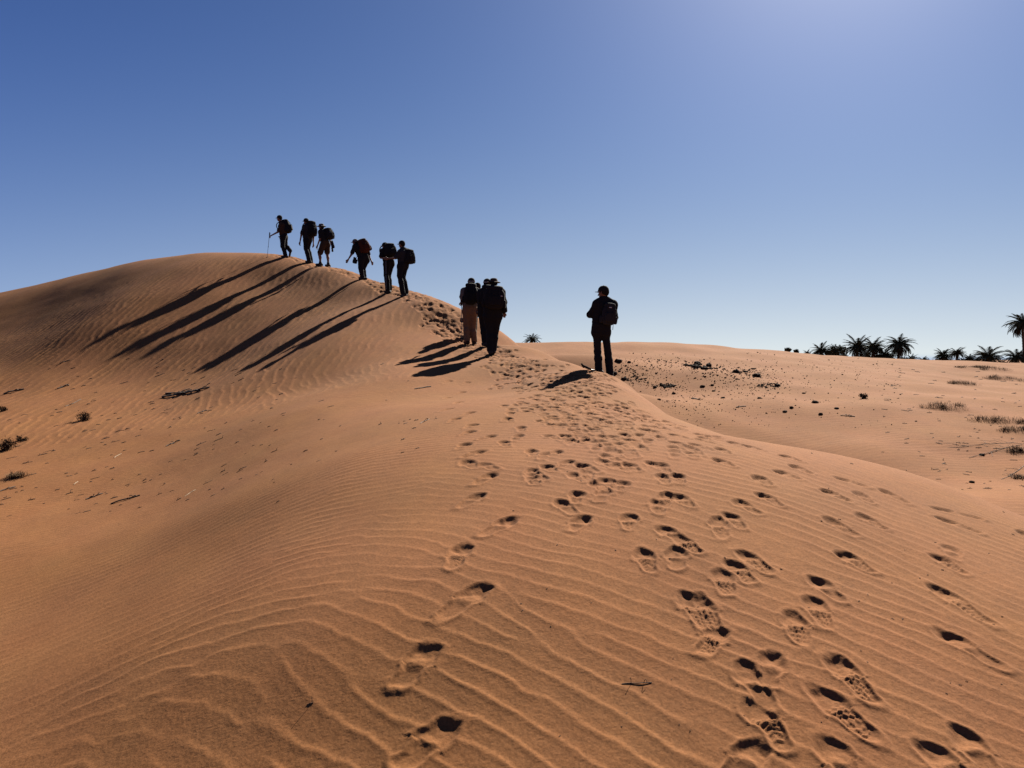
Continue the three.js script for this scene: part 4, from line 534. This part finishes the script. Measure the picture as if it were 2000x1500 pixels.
const clusters = [[1298, 753, 26, 6, 22, 5, 'in the nearest heap beyond the crest'], [1360, 713, 26, 8, 22, 6, 'in the left heap of black lumps'], [1395, 720, 45, 10, 26, 4.2, 'in the long heap of dark slabs'], [1455, 725, 38, 7, 22, 4.5, 'round the right heap with the largest black lump'], [1500, 755, 26, 5, 16, 4, 'in the strip of stones at the right end'], [1250, 722, 48, 14, 30, 2.8, 'in the loose spread right of the lone hiker'], [1290, 708, 60, 7, 16, 2.6, 'along the top of the loose spread'], [1240, 742, 30, 8, 18, 3, 'just beyond the crest beside the lone hiker'], [1420, 738, 70, 10, 26, 3, 'between the heaps'], [1440, 760, 130, 26, 34, 2.4, 'strewn over the middle of the flat'], [1330, 785, 60, 20, 14, 2.6, 'near the edge of the crest, below the heaps']];
for (const [u0, v0, w, h, n, size, where] of clusters) for (let i = 0; i < n; i++) { const u = u0 + (rs() + rs() - 1) * w, v = v0 + (rs() + rs() - 1) * h; const g = ground(u, v, 9); if (!g || rightOf(g[0], g[1]) < 0.5) continue; const c0 = 'small dark stone ' + where; stone(c0, V(g[0], height(g[0], g[1], 0.05), -g[1]), size * (0.28 + 0.5 * rs()) * g[1] / FOC, c0.replace('small dark stone', 'small dark stones')); }
{ // crumbs too many to count
  const pts = []; for (let i = 0; i < 6000 && pts.length < 2000; i++) { const c = clusters[Math.floor(rs() * clusters.length)], u = rs() < 0.35 ? 1200 + 560 * rs() : c[0] + (rs() + rs() - 1) * c[2] * 1.5, v = rs() < 0.2 ? 690 + 150 * rs() : c[1] + (rs() + rs() - 1) * c[3] * 1.6, g = ground(u, v, 9); if (g && rightOf(g[0], g[1]) > 0.5 && g[1] < 60) pts.push([g, (0.5 + 1.3 * rs() * rs()) * g[1] / FOC]); }
  const im = new THREE.InstancedMesh(new THREE.IcosahedronGeometry(1, 0), stoneMat, pts.length), m = new THREE.Matrix4(), e = new THREE.Euler(); pts.forEach(([g, s], i) => { m.makeRotationFromEuler(e.set(rs() * 6, rs() * 6, 0)).scale(V(s * 1.4, s * 0.7, s)); m.setPosition(g[0], height(g[0], g[1], 0.05) + s * 0.2, -g[1]); im.setMatrixAt(i, m); });
  im.name = 'gravel'; im.castShadow = true; scene.add(im); tag(im, 'fine dark gravel sprinkled over the flat right of the crest', 'gravel', null, 'stuff');
}
// sticks: thin, crooked, lying on the sand
function stickGeo(a, b, r, seed, forks = 0) { const q = rng(seed), L = a.distanceTo(b), pts = [0, 0.25, 0.5, 0.75, 1].map((t) => { const p = mixV(a, b, t); p.y = height(p.x, -p.z, 0.05) + r * 0.7 + (t > 0.05 && t < 0.95 ? q() * r * 1.2 : 0); p.x += (q() - 0.5) * L * 0.05; p.z += (q() - 0.5) * L * 0.05; return p; }); const c = new THREE.CatmullRomCurve3(pts), out = [new THREE.TubeGeometry(c, 10, r, 5)]; for (let i = 0; i < forks; i++) { const p = c.getPoint(0.2 + 0.7 * q()), e = p.clone().add(V((q() - 0.4) * L * 0.45, 0, (q() - 0.5) * L * 0.3)); e.y = height(e.x, -e.z, 0.05) + r * 1.5 + q() * 0.03; out.push(new THREE.TubeGeometry(new THREE.CatmullRomCurve3([p, mixV(p, e, 0.5).add(V(0, 0.015, 0)), e]), 5, r * 0.6, 4)); } return mergeGeometries(out); }
function stick(label, u1, v1, u2, v2, rpx, forks, mat = twigMat, name = 'stick') { const a = onGround(u1, v1), b = onGround(u2, v2); if (!a || !b) return; const r = rpx * -a.z / FOC, g = stickGeo(a, b, r, u1 + v1, forks); g.translate(-a.x, -a.y, -a.z); const o = mesh(name, g, mat); o.position.copy(a); tag(o, label, 'stick', 'sticks lying on the sand'); }
stick('big dead branch with splayed twigs at the foot of the dune', 318, 776, 408, 758, 1.6, 9, twigMat, 'dead_branch');
stick('dark branch tip beside the big dead branch', 325, 769, 390, 764, 1.5, 6, twigMat, 'dead_branch');
stick('long pointed stick on the near left slope', 216, 983, 275, 965, 1.4, 2);
stick('curved dark stick above the long pointed stick', 168, 971, 200, 960, 1.2, 3);
stick('knotty stick at the left edge under the dune', 8, 770, 46, 761, 1.5, 5);
stick('short forked twig right of the knotty stick', 113, 760, 135, 753, 1.3, 3);
stick('bent twig on the dune foot above the small bush', 128, 795, 160, 780, 0.7, 2);
stick('dark twig in the trough right of the small bush', 324, 870, 352, 858, 1, 3);
stick('thin twig right of the dark trough twig', 385, 808, 405, 801, 0.9, 2);
stick('thin twig lying left of the lone footprint track', 810, 761, 842, 757, 0.9, 0);
stick('straight twig lying in the foreground sand right of the left track', 1214, 1336, 1272, 1336, 0.9, 2);
stick('pale straw on the left slope', 223, 894, 237, 886, 0.7, 0, paleTwig);
stick('short pale straw below the long straw', 144, 946, 152, 941, 0.7, 0, paleTwig);
stick('pale straw near the middle of the left slope', 360, 968, 382, 954, 0.6, 0, paleTwig);
stick('tiny twig on the bottom left ripples', 600, 1374, 612, 1371, 0.9, 1);
stick('crooked twig in the middle of the right flat', 1437, 793, 1457, 792, 0.9, 1);
stick('stick with side twigs low on the right flat', 1642, 809, 1670, 811, 0.8, 3);
stick('flat stick on the right flat below the heaps', 1352, 780, 1368, 781, 1.1, 1);
stick('looped twig on the left slope in front of the footprints', 820, 829, 838, 820, 0.7, 2);
stick('twig at the left edge above the near slope', 0, 962, 30, 953, 1.1, 1);
stick('trailing root at the right edge running toward the grass', 1960, 931, 2000, 912, 0.5, 6);
stick('upper root streak running out from the right edge grass', 1850, 877, 1990, 866, 0.35, 9);
stick('lower root streak running out from the right edge grass', 1890, 893, 1998, 870, 0.4, 10);
{ // flecks of plant litter over the left slope, streaked by the wind
  const rt = rng(31), parts = []; for (let i = 0; i < 900 && parts.length < 230; i++) { const u = rt() * 860, v = 700 + 330 * Math.pow(rt(), 0.8), w = sstep(700, 760, v + u * 0.12) * sstep(1060, 960, v + 0.12 * u) * (0.4 + 0.9 * Math.max(0, noise(u * 0.008, v * 0.02, 61) + 0.25)) * (u > 560 ? 0.35 : 1); if (rt() > w) continue; const g = ground(u, v); if (!g) continue; const L = (3 + 13 * rt() * rt()) * g[1] / FOC, a = 0.3 + 0.35 * (rt() - 0.5), p = V(g[0], 0, -g[1]), q = p.clone().add(V(L * Math.cos(a), 0, -L * Math.sin(a) * 3)); parts.push(stickGeo(p, q, (0.3 + 0.4 * rt()) * g[1] / FOC, i, rt() < 0.3 ? 1 : 0)); }
  for (let i = 0; i < 130; i++) { const u = 1720 + 280 * rt(), v = 720 + 240 * rt(), g = ground(u, v, 9); if (!g || rightOf(g[0], g[1]) < 0.6) continue; const L = (3 + 9 * rt()) * g[1] / FOC, p = V(g[0], 0, -g[1]), q = p.clone().add(V(L, 0, (rt() - 0.5) * L * 2)); parts.push(stickGeo(p, q, 0.45 * g[1] / FOC, i + 2000, rt() < 0.4 ? 1 : 0)); }
  for (let i = 0; i < 60; i++) { const u = 1000 + 1000 * rt(), v = 880 + 560 * rt(), g = ground(u, v); if (!g) continue; const L = (4 + 6 * rt()) * 0.6 * g[1] / FOC, a = rt() * 6.28, p = V(g[0], 0, -g[1]), q = p.clone().add(V(L * Math.cos(a), 0, L * Math.sin(a))); parts.push(stickGeo(p, q, 0.55 * g[1] / FOC, i + 4000, 0)); }
  const m = mesh('litter', mergeGeometries(parts), twigMat); tag(m, 'flecks of dry plant litter strewn over the sand slopes', 'plant litter', null, 'stuff');
}
renderer.render(scene, camera);
